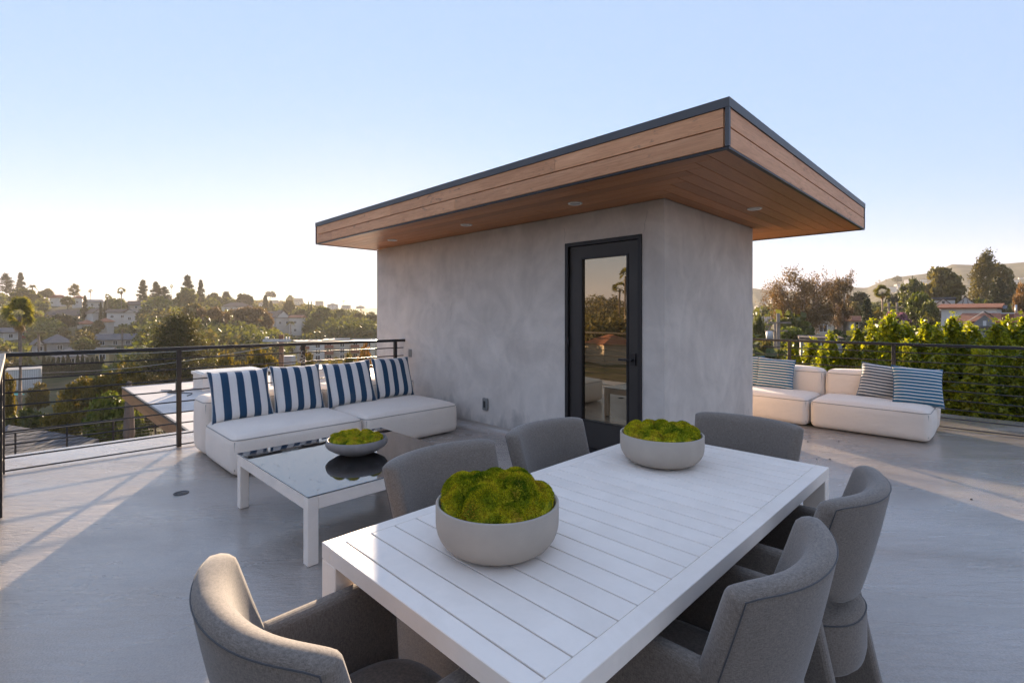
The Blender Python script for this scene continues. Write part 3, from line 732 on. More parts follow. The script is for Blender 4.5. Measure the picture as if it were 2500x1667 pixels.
moss_bowl('low grey stone bowl of moss on the glass coffee table', (-3.375, 1.775, dz(1.7) + .398), lowp, .190, .090, .045, 'grey stone bowl', 12, 19, 15000)

# ------------------------------------------------------------------ dining table
TX0, TX1, TY0, TY1, TZ = -1.400, -.540, .626, 2.476, .75
dt = thing('dining_table', 'long white slatted dining table in the foreground', 'table', ((TX0 + TX1) / 2, (TY0 + TY1) / 2, dz(1.5)))
tw, tl = (TX1 - TX0) / 2, (TY1 - TY0) / 2; tz0, tz1 = TZ - .046 - dz(1.5), TZ - dz(1.5)
fw = .049
for s in (-1, 1):
    x0, x1 = sorted((s * tw, s * (tw - fw))); box('side_rail', x0, x1, -tl, tl, tz0, tz1, M['white powder coat'], dt, .0025, 2)
    y0, y1 = sorted((s * tl, s * (tl - fw))); box('end_rail', -tw + fw + .0006, tw - fw - .0006, y0, y1, tz0, tz1 - .0003, M['white powder coat'], dt, .0015, 1)
    for s2 in (-1, 1):
        x0, x1 = sorted((s * tw, s * (tw - .085))); y0, y1 = sorted((s2 * tl, s2 * (tl - .058)))
        box('leg', x0 + .0004, x1 - .0004, y0 + .0004, y1 - .0004, 0.0, tz0 - .0005, M['white powder coat'], dt, .0025, 1)
ns = 22; y0 = -tl + fw + .0045; pitch = (2 * (tl - fw) - .0045) / ns
smesh = bm_mesh(box_bm(2 * (tw - fw) - .0024, pitch - .0045, .020, .0012, 1), 'slat'); smesh.materials.append(M['white powder coat'])
for i in range(ns):
    obj('slat', smesh, None, dt, (0, y0 + pitch * i + (pitch - .0045) / 2, tz1 - .0105))
for s in (-.22, .22): box('bearer', s - .02, s + .02, -tl + fw, tl - fw, tz0 + .002, tz1 - .0215, M['white powder coat'], dt)

# ------------------------------------------------------------------ dining chairs
def chair_meshes():
    out = {}
    # backrest: thick curved pad
    nu, nv = 26, 14; Vt = []; Fq = []
    z0, z1 = .515, .865; T = .064
    def centre(u, v):
        w = .250 + .021 * v
        x = u * w; y = -.212 - .085 * v + .092 * abs(u) ** 2.1
        return x, y
    def P(u, v, side):
        x, y = centre(u, v); e = 1e-3; x2, y2 = centre(min(1, u + e), v); x1, y1 = centre(max(-1, u - e), v)
        tx, ty = x2 - x1, y2 - y1; l = math.hypot(tx, ty); nx, ny = -ty / l, tx / l
        du = max(0, (abs(u) - .93) / .07); dv = max(0, (abs(v * 2 - 1) - .86) / .14)
        th = T / 2 * math.sqrt(max(0, 1 - min(1, du ** 2.2))) * math.sqrt(max(0, 1 - min(1, dv ** 2.2)))
        th *= 1 + .16 * (1 - u * u) * math.sin(math.pi * v)
        # rounded lower and upper corners
        zz = z0 + (z1 - z0) * v
        zz -= .016 * (abs(u) ** 14) * v; zz += .085 * (abs(u) ** 3.0) * (1 - v) - .03 * (1 - u * u) * (1 - v)
        return (x + nx * th * side, y + ny * th * side, zz)
    us = [math.sin(math.pi / 2 * (-1 + 2 * i / nu)) for i in range(nu + 1)]
    vs = [.5 + .5 * math.sin(math.pi / 2 * (-1 + 2 * j / nv)) for j in range(nv + 1)]
    for s in (1, -1):
        for v in vs:
            for u in us: Vt.append(P(u, v, s))
    K = (nu + 1) * (nv + 1)
    for s in (0, 1):
        for j in range(nv):
            for i in range(nu):
                a = s * K + j * (nu + 1) + i; q = (a, a + 1, a + nu + 2, a + nu + 1); Fq.append(q if s else q[::-1])
    bm = bmesh.new(); bm.from_mesh(mesh_from('b', Vt, Fq)); bmesh.ops.remove_doubles(bm, verts=bm.verts, dist=.0006)
    out['backrest'] = bm_mesh(bm, 'backrest', True)
    # seam round the outer face of the pad
    rim = []
    ru = [(-.945, .10 + .85 * i / 8) for i in range(8)] + [(-.945 + 1.89 * i / 24, .95) for i in range(25)] + [(.945, .95 - .85 * i / 8) for i in range(1, 9)]
    for u, v in ru: rim.append(Vector(P(u, v, -1)))
    V, Fc = tube_geo(rim, .0019, 5, False); out['seam'] = mesh_from('seam', V, Fc, True)
    # seat: fat rounded drum
    def plan(k, n=48):
        pts = []
        for i in range(n):
            a = 2 * math.pi * i / n; c_, s_ = math.cos(a), math.sin(a)
            ex = 2 / (3.2 if s_ > 0 else 2.5)
            x = .205 * math.copysign(abs(c_) ** ex, c_); y = (.25 if s_ > 0 else .262) * math.copysign(abs(s_) ** ex, s_)
            pts.append((x * k, y * k))
        return pts
    prof = [(.40, .262), (.80, .262), (.93, .268), (.985, .285), (1.0, .31), (1.0, .41), (.985, .438), (.94, .455), (.80, .466), (.45, .474), (.12, .476)]
    V = []; Fc = []
    for k, z in prof:
        for x, y in plan(k): V.append((x, y, z))
    for j in range(len(prof) - 1):
        for i in range(48): Fc.append((j * 48 + i, j * 48 + (i + 1) % 48, (j + 1) * 48 + (i + 1) % 48, (j + 1) * 48 + i))
    Fc.append(tuple(range(48))[::-1]); Fc.append(tuple(range((len(prof) - 1) * 48, len(prof) * 48)))
    out['seat'] = mesh_from('seat', V, Fc, True)
    V, Fc = tube_geo([(x, y, .437) for x, y in plan(.990)] + [(*plan(.990)[0], .437)], .0026, 5, False); out['seat_seam'] = mesh_from('seat_seam', V, Fc, True)
    # side panel: arm and legs in one upholstered slab, outline in y-z
    ol = [(-.292, .003), (-.265, .13), (-.222, .33), (-.186, .50), (-.176, .60), (-.160, .652), (-.12, .662), (.0, .660), (.19, .656), (.225, .644), (.240, .610), (.252, .41), (.266, .003)][::-1]
    bm = bmesh.new()
    vs_ = [bm.verts.new((-.025, y, z)) for y, z in ol]; f = bm.faces.new(vs_)
    r = bmesh.ops.extrude_face_region(bm, geom=[f]); bmesh.ops.translate(bm, vec=(.05, 0, 0), verts=[v for v in r['geom'] if isinstance(v, bmesh.types.BMVert)])
    sharp = [e for e in bm.edges if abs(e.verts[0].co.x - e.verts[1].co.x) < 1e-5]
    bmesh.ops.bevel(bm, geom=sharp, offset=.021, segments=4, profile=.55, affect='EDGES')
    out['side_panel'] = bm_mesh(bm, 'side_panel', False)
    for k in ('backrest', 'seat', 'side_panel'): out[k].materials.append(M['warm grey tweed'])
    for k in ('seam', 'seat_seam'): out[k].materials.append(M['grey seam'])
    return out
CM = chair_meshes()
def chair(label, x, y, rz):
    t = thing('dining_chair', label, 'chair', (x, y, dz(y)), rz, 'upholstered chairs round the dining table')
    b = obj('backrest', CM['backrest'], None, t); obj('seam', CM['seam'], None, b)
    s = obj('seat', CM['seat'], None, t); obj('seam', CM['seat_seam'], None, s)
    for sx in (-1, 1):
        p = obj('side_panel', CM['side_panel'], None, t, (sx * .234, 0, 0))
    return t
BK = .285      # back of the chair behind its origin
chair('grey upholstered chair at the near end of the table, sun on its back', -1.040, .560, R(2.5))
chair('grey upholstered chair between coffee table and the nearest moss bowl', -1.401, 1.234, R(-90))
chair('grey upholstered chair with its back before the black door', -1.4226, 1.895, R(-91))
chair('grey upholstered chair at the far end of the table', -.9886, 2.547, R(180))
chair('grey upholstered chair nearest at right, fully seen from behind', -.5987, 1.288, R(90))
chair('grey upholstered chair at right, farther along the table', -.5867, 1.961, R(90))

# ------------------------------------------------------------------ small things on the deck
dr = thing('floor_drain', 'small dark floor drain on the deck beside the sofa', 'drain', (-4.62, .93, dz(.9) + .001))
lathe('rim', [(0, 0), (.052, 0), (.055, .004), (.046, .006), (.044, .003), (0, .003)], M['slate grey metal'], dr, 28)
for k in range(5): box('bar', -.036, .036, -.030 + k * .015 - .003, -.030 + k * .015 + .003, .0031, .0055, M['dark slot'], dr)
for k, (px, py) in enumerate(((2048, 1077), (1972, 1078), (1994, 1121), (2026, 1121), (2371, 1220), (2092, 1088))):
    r_ = ray(px, py); t_ = (dz(6) - EYE) / r_.z; q = Vector((0, 0, EYE)) + r_ * t_
    tag(obj('litter_speck', bm_mesh(box_bm(.016, .011, .008, .003, 2), 'litter_speck', True), M['dark slot'], None, (q.x, q.y, dz(q.y) + .004), (0, 0, k)), 'tiny dark speck of litter on the deck near the right sofa', 'litter', 'litter specks on the deck')
wr = []
rng = random.Random(5)
for k in range(46):
    a = k * .62; wr.append((LX + .03 + .022 * math.cos(a) + rng.uniform(-.008, .008), 2.555 + .03 * math.sin(a * .7) + rng.uniform(-.01, .01), .80 + .0016 * k * 1.5 + .05 * math.sin(a * .31)))
for k in range(10): wr.append((LX + .03, 2.555 - .03 + .05 * math.sin(k), .86 + .05 * math.cos(k * .9)))
tag(tube('wire_coil', wr, .0024, M['white wire'], None, 5), 'tangled white wire looped on the middle post of the left railing', 'wire')

# ================================================================== lower wing of the house, left of the terrace
lw = thing('lower_wing', 'lower wing with pale flat roof and cedar fascia beyond the left railing', 'building', (-12.3, 6, -3.4))
LXa, LXb, LYa, LYb, LZ = -17.42, -7.12, 2.11, 9.5, -.60
def lbox(nm, x0, x1, y0, y1, z0, z1, mat, par=None, bev=0.0): return box(nm, x0 + 12.3, x1 + 12.3, y0 - 6, y1 - 6, z0 + 3.4, z1 + 3.4, M[mat], par or lw, bev)
lr = lbox('roof_slab', LXa + .03, LXb, LYa + .03, LYb, LZ - .30, LZ - .004, 'white roof membrane')
def sub(nm, x0, x1, y0, y1, z0, z1, mat):   # children of the slab, given in world terms
    c = lr.location + lw.location
    m = bm_mesh(box_bm(x1 - x0, y1 - y0, z1 - z0, .0015, 1), nm); return obj(nm, m, M[mat], lr, ((x0 + x1) / 2 - c.x, (y0 + y1) / 2 - c.y, (z0 + z1) / 2 - c.z))
for (z0, z1) in ((LZ - .31, LZ - .185), (LZ - .178, LZ - .045)):
    for a, b in ((LXa + .002, -14.9), (-14.895, -12.1), (-12.095, -9.4), (-9.395, LXb)): sub('fascia_board', a, b, LYa, LYa + .028, z0, z1, 'cedar fascia far')
    sub('fascia_board', LXa - .0005, LXa + .026, LYa + .03, LYb, z0, z1, 'cedar fascia far')
sub('drip_edge', LXa - .01, LXb, LYa - .012, LYa + .03, LZ - .043, LZ + .012, 'slate grey metal')
sub('drip_edge', LXa - .012, LXa + .03, LYa + .032, LYb, LZ - .043, LZ + .012, 'slate grey metal')
lbox('wall', -16.0, LXb - .02, LYa + 1.2, LYb - .3, -6.8, LZ - .31, 'stucco body')
lbox('glass_door', -15.2, -12.8, LYa + 1.17, LYa + 1.195, -3.25, -1.1, 'window glass')
def skylight(label, x0, x1, y0, y1, zt, zb=LZ - .004):
    t = thing('roof_skylight', label, 'skylight', ((x0 + x1) / 2, (y0 + y1) / 2, zb)); a, b = (x1 - x0) / 2, (y1 - y0) / 2; h = zt - zb
    box('curb', -a, a, -b, b, 0, h - .10, M['white roof curb'], t, .006, 1)
    box('frame', -a - .04, a + .04, -b - .04, b + .04, h - .095, h - .02, M['white roof curb'], t, .006, 1)
    box('dome', -a + .03, a - .03, -b + .03, b - .03, h - .019, h, M['skylight acrylic'], t, .015, 2)
skylight('white boxed skylight on the pale lower roof, left of the other', -15.9, -14.9, 3.48, 5.0, -.12)
skylight('white boxed skylight on the pale lower roof, behind the striped pillows', -14.3, -13.1, 4.95, 6.6, -.04)
vp = thing('vent_pipe', 'short rusty vent pipe standing on the pale lower roof', 'pipe', (-15.3, 3.0, LZ - .004))
lathe('flashing', [(0, 0), (.16, 0), (.14, .012), (.06, .06), (.05, .07)], M['weathered wood'], vp, 20)
tube('pipe', [(0, 0, .03), (0, 0, .34)], .045, M['weathered wood'], vp, 14)
pts = [(-15.9 + .55 * k * .35, 2.75 + .16 * math.sin(k * 1.3) + .05 * k, LZ + .006) for k in range(9)]
tag(tube('roof_cable', pts, .012, M['rubber cable'], None, 6), 'thin black cable lying across the pale lower roof', 'cable')
# lower terrace with its own railing, umbrella and covered furniture
tag(box('lower_terrace', -22.0, -15.0, -4.0, 9.0, -3.55, -3.30, M['deck coating']), kind='structure')
def low_railing():
    L = 8.4; root = thing('guard_railing', 'black railing of the lower terrace seen below the left railing', 'railing', (-21.75, -3.55, -3.3), R(90))
    tr = box('top_rail', 0, L, -.025, .025, 1.035, 1.07, M['black metal'], root, .003, 1)
    for z in RZ: tube('rail', [(0, 0, z), (L, 0, z)], .009, M['black metal'], root, 8)
    for k in range(8): box('post', k * 1.19 - .024, k * 1.19 + .024, -.024, .024, 0, 1.034, M['black metal'], root)
low_railing()
um = at(315, 1000, 15.6); ux, uy = um.x, um.y
ut = thing('closed_umbrella', 'closed taupe patio umbrella standing behind the lower roof corner', 'umbrella', (ux, uy, -3.3))
tube('pole', [(0, 0, 0), (0, 0, 2.55)], .02, M['dark slot'], ut, 12)
V = []; Fq = []; nn = 28
prof = [(.03, 2.62), (.05, 2.60), (.075, 2.4), (.085, 2.1), (.115, 1.5), (.135, .95), (.11, .82), (.03, .84)]
for i in range(nn):
    a = 2 * math.pi * i / nn
    for r, z in prof: q = r * (1 + .16 * math.cos(8 * a)); V.append((q * math.cos(a), q * math.sin(a), z))
for i in range(nn):
    for j in range(len(prof) - 1): Fq.append((i * 8 + j, ((i + 1) % nn) * 8 + j, ((i + 1) % nn) * 8 + j + 1, i * 8 + j + 1))
Fq.append(tuple(i * 8 for i in range(nn)))
obj('canopy', mesh_from('canopy', V, Fq, True), M['umbrella canvas'], ut)
lathe('base', [(0, 0), (.30, 0), (.30, .05), (.05, .09), (.04, .25), (0, .25)], M['dark slot'], ut, 28)
cf = at(375, 1050, 14.2)
bm = box_bm(1.7, 1.0, .75, .12, 3)
for v in bm.verts: v.co.z += .05 * math.sin(v.co.x * 5) + .04 * math.sin(v.co.y * 7 + v.co.x * 3)
tag(obj('covered_furniture', bm_mesh(bm, 'covered_furniture', True), M['umbrella canvas'], None, (cf.x, cf.y, -2.93)), 'patio furniture under a taupe cover below the lower roof edge', 'furniture cover')

# ================================================================== terrain
def prof(d, pts):
    return np.interp(d, [p[0] for p in pts], [p[1] for p in pts])
P_L = [(0, -6.6), (20, -7), (40, -8.4), (75, -9.6), (105, -8.8), (125, -8.0), (165, -5.0), (190, -2.3), (230, 4.4), (270, 8.4), (400, 9.5), (700, 11), (1200, 16)]
P_M = [(0, -6.6), (20, -7.5), (75, -11), (130, -10.3), (210, -7.0), (270, -1.5), (350, 1.5), (450, 5.5), (600, 10.0), (640, 10.0), (760, 2), (1200, 4)]
P_R = [(0, -6.2), (12, -5.6), (30, -4.4), (45, -3.0), (60, -2.0), (100, -1.0), (200, 0), (320, 4), (1200, 6)]
def terrain(x, y):
    x = np.asarray(x, float); y = np.asarray(y, float)
    d0 = -SY * x + CYA * y; r0 = CYA * x + SY * y
    phi = np.degrees(np.arctan2(r0, d0)); rr = np.hypot(x, y)
    d = rr * np.clip(np.cos(np.radians(phi)), .66, 1)
    zl, zm, zr = prof(d, P_L), prof(d, P_M), prof(d, P_R)
    wl = np.interp(phi, [-180, -35, -26, 180], [1, 1, 0, 0]); wr = np.interp(phi, [-180, -10, 20, 120, 180], [0, 0, 1, 1, 0]); wr = wr * (phi > -10)
    wl = np.where(phi > 120, np.interp(phi, [120, 180], [0, 1]), wl)
    wm = np.clip(1 - wl - wr, 0, 1)
    z = wl * zl + wm * zm + wr * zr
    return z + .35 * np.sin(x * .11 + 1.3) * np.sin(y * .13) + .2 * np.sin(x * .31) * np.cos(y * .27 + .6)
def gz(x, y): return float(terrain(np.array([x]), np.array([y]))[0])
na = 240; rads = np.concatenate([[0.0], np.geomspace(6, 1120, 90)])
A = np.linspace(0, 2 * np.pi, na, endpoint=False)
X = np.outer(rads, np.cos(A)); Y = np.outer(rads, np.sin(A)); Z = terrain(X, Y)
Vt = np.stack([X, Y, Z], -1).reshape(-1, 3); I = np.arange(len(rads) - 1)[:, None] * na; J = np.arange(na)[None]
Q = np.stack([I + J, I + na + J, I + na + (J + 1) % na, I + (J + 1) % na], -1).reshape(-1, 4)
tag(obj('ground', mesh_np('ground', Vt, Q, True), M['hillside soil']), kind='structure')
# far chaparral hills: skyline read off the photograph, carried on round both sides
sky_pts = [(-60, 3.0), (-40, 3.0), (-20, 3.2), (20, 4.0)]   # placeholder order kept by azimuth below
hl = [(900, 766), (1250, 752), (1500, 728), (1700, 710), (1836, 703), (1870, 708), (1990, 712), (2077, 701), (2116, 703), (2172, 679), (2277, 666), (2324, 645), (2405, 648), (2500, 640), (2700, 638), (3100, 645), (4200, 640), (7000, 640)]
HPH = [math.degrees(math.atan((p[0] - CX) / F)) for p in hl]; HEL = [(CY - p[1]) / F for p in hl]   # height per unit depth
phs = np.linspace(math.radians(-15), math.radians(78), 300)
ridge = np.interp(np.degrees(phs), HPH, HEL)
rng = np.random.default_rng(4)
rows_ = []; nd = 46
for i in range(nd):
    f = i / (nd - 1); d = 330 + f * 560
    fall = np.clip((d - 330) / 440, 0, 1); prf = fall ** 1.25 * (1 - .35 * np.clip((f - .80) / .2, 0, 1))
    dist = d / np.cos(np.radians(35))
    x = dist * (np.sin(phs) * CYA - np.cos(phs) * SY); y = dist * (np.cos(phs) * CYA + np.sin(phs) * SY)
    dd = -SY * x + CYA * y
    gul = np.sin(np.degrees(phs) * 1.9 + 2 * np.sin(d * .011)) * .10 + np.sin(np.degrees(phs) * 4.3 + d * .012) * .05
    z = EYE + ridge * dd * np.clip(prf * (1 + gul * (1 - fall) * 2.2), 0, 1.0)
    z = z - (1 - fall) * 5
    rows_.append(np.stack([x, y, z], -1))
Vh = np.concatenate(rows_); nph = len(phs); I = np.arange(nd - 1)[:, None] * nph; J = np.arange(nph - 1)[None]
Q = np.stack([I + J, I + J + 1, I + nph + J + 1, I + nph + J], -1).reshape(-1, 4)
tag(obj('hill', mesh_np('hill', Vh, Q, True), M['chaparral']), kind='structure')

# ================================================================== plants
def unit(v): return v / (np.linalg.norm(v, axis=-1, keepdims=True) + 1e-9)
def leaves(C, s, asp, rng, up=0.0, nrm=None):
    """diamond leaves: centres C, size s (array or number)"""
    n = len(C); a = unit(rng.normal(0, 1, (n, 3)) + np.array([0, 0, up])); b = unit(np.cross(a, rng.normal(0, 1, (n, 3))))
    s = np.broadcast_to(np.asarray(s, float), (n,))[:, None] * rng.uniform(.65, 1.3, (n, 1))
    V = np.stack([C - a * s, C + b * s * asp, C + a * s, C - b * s * asp], 1).reshape(-1, 3)
    return V
def quadmesh(name, V, mat):
    m = mesh_np(name, V, np.arange(len(V)).reshape(-1, 4)); m.materials.append(M[mat]); return m
def crown_pts(rng, n_cl, n_lf, rx, rz, flat=.0, cl=.30, shell=.5, top=0.0, low=-.65):
    """unit-ish crown centred on 0: clumps spread through an ellipsoid"""
    P = []
    while len(P) < n_cl:
        v = unit(rng.normal(0, 1, 3)); q = (shell ** 3 + (1 - shell ** 3) * rng.uniform()) ** (1 / 3)
        if v[2] * q < low: continue
        P.append(v * q)
    P = np.array(P); out = []
    for p in P:
        k = int(n_lf * rng.uniform(.6, 1.4)); r = cl * rng.uniform(.6, 1.35)
        g = unit(rng.normal(0, 1, (k, 3))) * (rng.uniform(0, 1, (k, 1)) ** .45) * r
        g[:, 2] *= .75
        out.append(p * (1 - r * .5) + g)
    C = np.concatenate(out); C[:, :2] *= rx; C[:, 2] *= rz
    return C
def trunk_geo(h, r0, r1, rng, lean=.04, n=7, seg=5):
    P = [(lean * h * math.sin(i * 1.1) * rng.uniform(.3, 1), lean * h * math.cos(i * .9) * rng.uniform(.3, 1), h * i / seg) for i in range(seg + 1)]
    P[0] = (0, 0, -.6)
    return tube_geo(P, [r0 + (r1 - r0) * i / seg for i in range(seg + 1)], n), Vector(P[-1])
SPEC = {}
def spec(name, crown, trunk): SPEC[name] = (crown, trunk)
def join_geo(gs):
    V = []; Fc = []
    for v, f in gs: k = len(V); V += [tuple(p) for p in v]; Fc += [tuple(i + k for i in q) for q in f]
    return V, Fc
def limb_trunk(h, r0, rng, nl, reach, rise, bark, name, fork=.35):
    (g, top) = trunk_geo(h, r0, r0 * .55, rng); gs = [g]
    for k in range(nl):
        a = 6.283 * k / nl + rng.uniform(-.4, .4); z0 = h * rng.uniform(fork, .95); L = reach * rng.uniform(.6, 1.1)
        gs.append(tube_geo([(0, 0, z0), (.45 * L * math.cos(a), .45 * L * math.sin(a), z0 + rise * .5), (L * math.cos(a), L * math.sin(a), z0 + rise)], [r0 * .45, r0 * .3, r0 * .1], 5))
    m = mesh_from(name, *join_geo(gs), smooth=True); m.materials.append(M[bark]); return m
def mk_round(name, seed, mat, bark='bark', n_cl=60, n_lf=55, leaf=.34, rx=3.0, rz=2.7, th=2.4, cl=.30, shell=.5, low=-.6, nl=6):
    """tree 1: total height th + 2*rz*~.95, crown radius rx"""
    rng = np.random.default_rng(seed); C = crown_pts(rng, n_cl, n_lf, rx, rz, cl=cl, shell=shell, low=low); C[:, 2] += th + rz * .85
    spec(name, quadmesh('crown', leaves(C, leaf, .55, rng), mat), limb_trunk(th + rz * .5, .22 * rx / 3, random.Random(seed), nl, rx * .7, rz * .9, bark, 'trunk'))
mk_round('roundA', 1, 'broad leaf'); mk_round('roundB', 2, 'broad leaf', n_cl=80, rz=3.2)
mk_round('oliveA', 3, 'olive leaf', n_cl=70, n_lf=50); mk_round('oliveB', 4, 'olive leaf', rz=3.4, cl=.25, n_cl=80, shell=.35)
mk_round('darkA', 5, 'dark needle', n_cl=80, n_lf=60, rz=2.9, cl=.33)
mk_round('brightA', 6, 'bright leaf', n_cl=90, n_lf=60, leaf=.26)
mk_round('yellowA', 7, 'yellow leaf', n_cl=90, n_lf=60, leaf=.22, cl=.26); mk_round('yellowB', 8, 'yellow leaf', n_cl=70, n_lf=70, leaf=.2, rz=2.2, cl=.24, shell=.3)
mk_round('umbrella_pine', 9, 'dark needle', n_cl=46, n_lf=60, rz=1.5, th=3.4, low=-.3)
mk_round('rustA', 10, 'rust leaf', n_cl=60, n_lf=60, leaf=.25)
mk_round('flowerA', 11, 'flower leaf', n_cl=60, n_lf=60, leaf=.2, rz=2.2, th=.6)
mk_round('shrubA', 12, 'broad leaf', n_cl=60, n_lf=60, leaf=.22, rz=2.0, th=.1, low=-.9)
mk_round('goldA', 13, 'yellow leaf', n_cl=110, n_lf=90, leaf=.13, cl=.22, rz=2.4, th=1.0, shell=.3)
def mk_cone(name, seed, mat, H, r, n, leaf, power=.8, base=.03, asp=.4, ragged=.25, bark='bark', layers=0):
    rng = np.random.default_rng(seed); t = rng.uniform(0, 1, n) ** .85; a = rng.uniform(0, 6.283, n)
    lump = 1 + ragged * np.sin(a * 3 + t * 17) * np.sin(t * 29 + a * 2)
    prof_ = np.minimum(np.clip((1 - t), 0, 1) ** power, np.clip(t / .12 + .35, 0, 1))
    if layers: prof_ = prof_ * (.55 + .45 * ((t * layers) % 1.0 < .5)) 
    q = r * prof_ * lump * np.sqrt(rng.uniform(.25, 1, n)); C = np.stack([q * np.cos(a), q * np.sin(a), H * (base + (1 - base) * t)], 1)
    (g, top) = trunk_geo(H * .9, r * .12, .03, random.Random(seed), .004)
    tm = mesh_from('trunk', *g, smooth=True); tm.materials.append(M[bark]); spec(name, quadmesh('crown', leaves(C, leaf, asp, rng, .5), mat), tm)
mk_cone('cypress', 21, 'cypress leaf', 9, .95, 3200, .22, .55); mk_cone('cypress_fat', 22, 'cypress leaf', 6, 1.2, 4200, .16, .35)
mk_cone('hedge_cypress', 23, 'cypress leaf', 6, .85, 2600, .19, .55)
def mk_pine(name, seed, H, r, mat='dark needle', whorls=12, per=6, tuft=26, leaf=.34, droop=-.05, start=.28, power=.75, dome=False):
    """open conifer: whorled limbs carrying tufts"""
    rng = np.random.default_rng(seed); C = []; gs = [trunk_geo(H * .97, r * .085, .04, random.Random(seed), .006)[0]]
    for i in range(whorls):
        f = i / (whorls - 1); z = H * (start + (.97 - start) * f); L0 = r * ((1 - f) ** power * .92 + .08)
        if dome: L0 = r * math.sqrt(max(.06, 1 - (f * 1.0) ** 3))
        for k in range(per):
            a = rng.uniform(0, 6.283); L = L0 * rng.uniform(.55, 1.1); zz = z + rng.uniform(-.4, .4) * H / whorls; dr = droop * L + rng.uniform(-.08, .08) * L
            e = np.array([L * math.cos(a), L * math.sin(a), zz + dr + L * .12])
            gs.append(tube_geo([(0, 0, zz), (e[0] * .5, e[1] * .5, zz + dr * .3), tuple(e)], [r * .028, r * .02, r * .008], 4))
            for s in (.5, .72, .9, 1.02):
                p = np.array([0, 0, zz]) * (1 - s) + e * s; kk = int(tuft * (.4 + .6 * s)); 
                C.append(p + rng.normal(0, 1, (kk, 3)) * np.array([.14, .14, .09]) * r * (.5 + .5 * s) * .9)
    C = np.concatenate(C); tm = mesh_from('trunk', *join_geo(gs), smooth=True); tm.materials.append(M['bark'])
    spec(name, quadmesh('crown', leaves(C, leaf, .4, rng), mat), tm)
mk_pine('pineA', 31, 16, 3.2); mk_pine('pineB', 32, 15, 2.6, whorls=14, per=5, tuft=22); mk_pine('pineC', 33, 14, 3.4, power=.5)
mk_pine('bunya', 34, 18, 4.0, whorls=10, per=7, tuft=20, leaf=.36, start=.42, dome=True)
mk_pine('cedar', 35, 17, 8.0, 'cedar needle', whorls=15, per=11, tuft=60, leaf=.2, droop=-.10, start=.08, power=.62)
mk_pine('open_tree', 36, 10, 3.6, 'olive leaf', whorls=8, per=6, tuft=22, leaf=.3, start=.45, dome=True)
def mk_fan_palm(name, seed, H, rc, nf=54, skirt=26, sc=1.0):
    rng = np.random.default_rng(seed); Vf = []; Vd = []
    def fan(az, el, L, R_, out, droop):
        d = np.array([math.cos(az) * math.cos(el), math.sin(az) * math.cos(el), math.sin(el)]); base = d * L; side = unit(np.cross(d, [0, 0, 1.0])); upv = np.cross(side, d); ro = rng.uniform(-1.1, 1.1); side, upv = side * math.cos(ro) + upv * math.sin(ro), upv * math.cos(ro) - side * math.sin(ro)
        nseg = 11
        for k in range(nseg):
            an = math.radians(-78 + 156 * k / (nseg - 1)); dd = d * math.cos(an) + side * math.sin(an)
            mid = base + dd * R_ * .55 + upv * .02; tip = base + dd * R_ * rng.uniform(.9, 1.1); tip[2] -= droop * R_; w = np.cross(dd, upv) * R_ * .085
            out += [base, mid + w, tip, mid - w]
    for i in range(nf):
        el = math.radians(rng.uniform(-40, 86)); fan(rng.uniform(0, 6.283), el, rc * .55 * rng.uniform(.8, 1.15), rc * .5 * rng.uniform(.85, 1.1), Vf, .22 if el < .5 else .05)
    for i in range(skirt):
        fan(rng.uniform(0, 6.283), math.radians(rng.uniform(-78, -45)), rc * .45 * rng.uniform(.8, 1.1), rc * .42, Vd, .3)
    Vf = np.array(Vf); Vf[:, 2] += H; Vd = np.array(Vd) * [.62, .62, 1]; Vd[:, 2] += H - .1
    P = [(0, 0, -.6), (.05, .03, H * .3), (.02, .08, H * .65), (0, 0, H)]
    tg = tube_geo(P, [rc * .17, rc * .115, rc * .105, rc * .13], 9); tm = mesh_from('trunk', *tg, smooth=True); tm.materials.append(M['palm bark'])
    stems = []
    spec(name, quadmesh('crown', Vf, 'palm leaf'), tm); SPEC[name] = SPEC[name] + (quadmesh('skirt', Vd, 'dry frond'),)
mk_fan_palm('fan_palm', 41, 13, 2.1); mk_fan_palm('fan_palm_far', 42, 14, 1.9, 26, 10); mk_fan_palm('fan_palm_near', 43, 12, 2.0, 56, 20)
def mk_feather_palm(name, seed, H, rc, nf=24):
    rng = np.random.default_rng(seed); V = []
    for i in range(nf):
        az = rng.uniform(0, 6.283); el = math.radians(rng.uniform(5, 75)); L = rc * rng.uniform(.85, 1.15); prev = None
        hd = np.array([math.cos(az), math.sin(az), 0]); side = np.array([-math.sin(az), math.cos(az), 0])
        for k in range(15):
            s = (k + .5) / 15; p = hd * L * s * math.cos(el) * (1 - .12 * s) + np.array([0, 0, L * (s * math.sin(el) - .75 * s * s)])
            ll = rc * .24 * math.sin(math.pi * min(1, s * .9 + .12)); w = hd * .035 * rc
            for sg in (-1, 1):
                tip = p + side * sg * ll + hd * ll * .35 - np.array([0, 0, ll * .45]); V += [p - w, (p + tip) / 2 - w, tip, (p + tip) / 2 + w]
    V = np.array(V); V[:, 2] += H
    tg = tube_geo([(0, 0, -.6), (.06, 0, H * .5), (0, 0, H)], [rc * .13, rc * .10, rc * .09], 8); tm = mesh_from('trunk', *tg, smooth=True); tm.materials.append(M['palm bark'])
    spec(name, quadmesh('crown', V, 'palm leaf'), tm)
mk_feather_palm('feather_palm', 51, 6, 2.6)
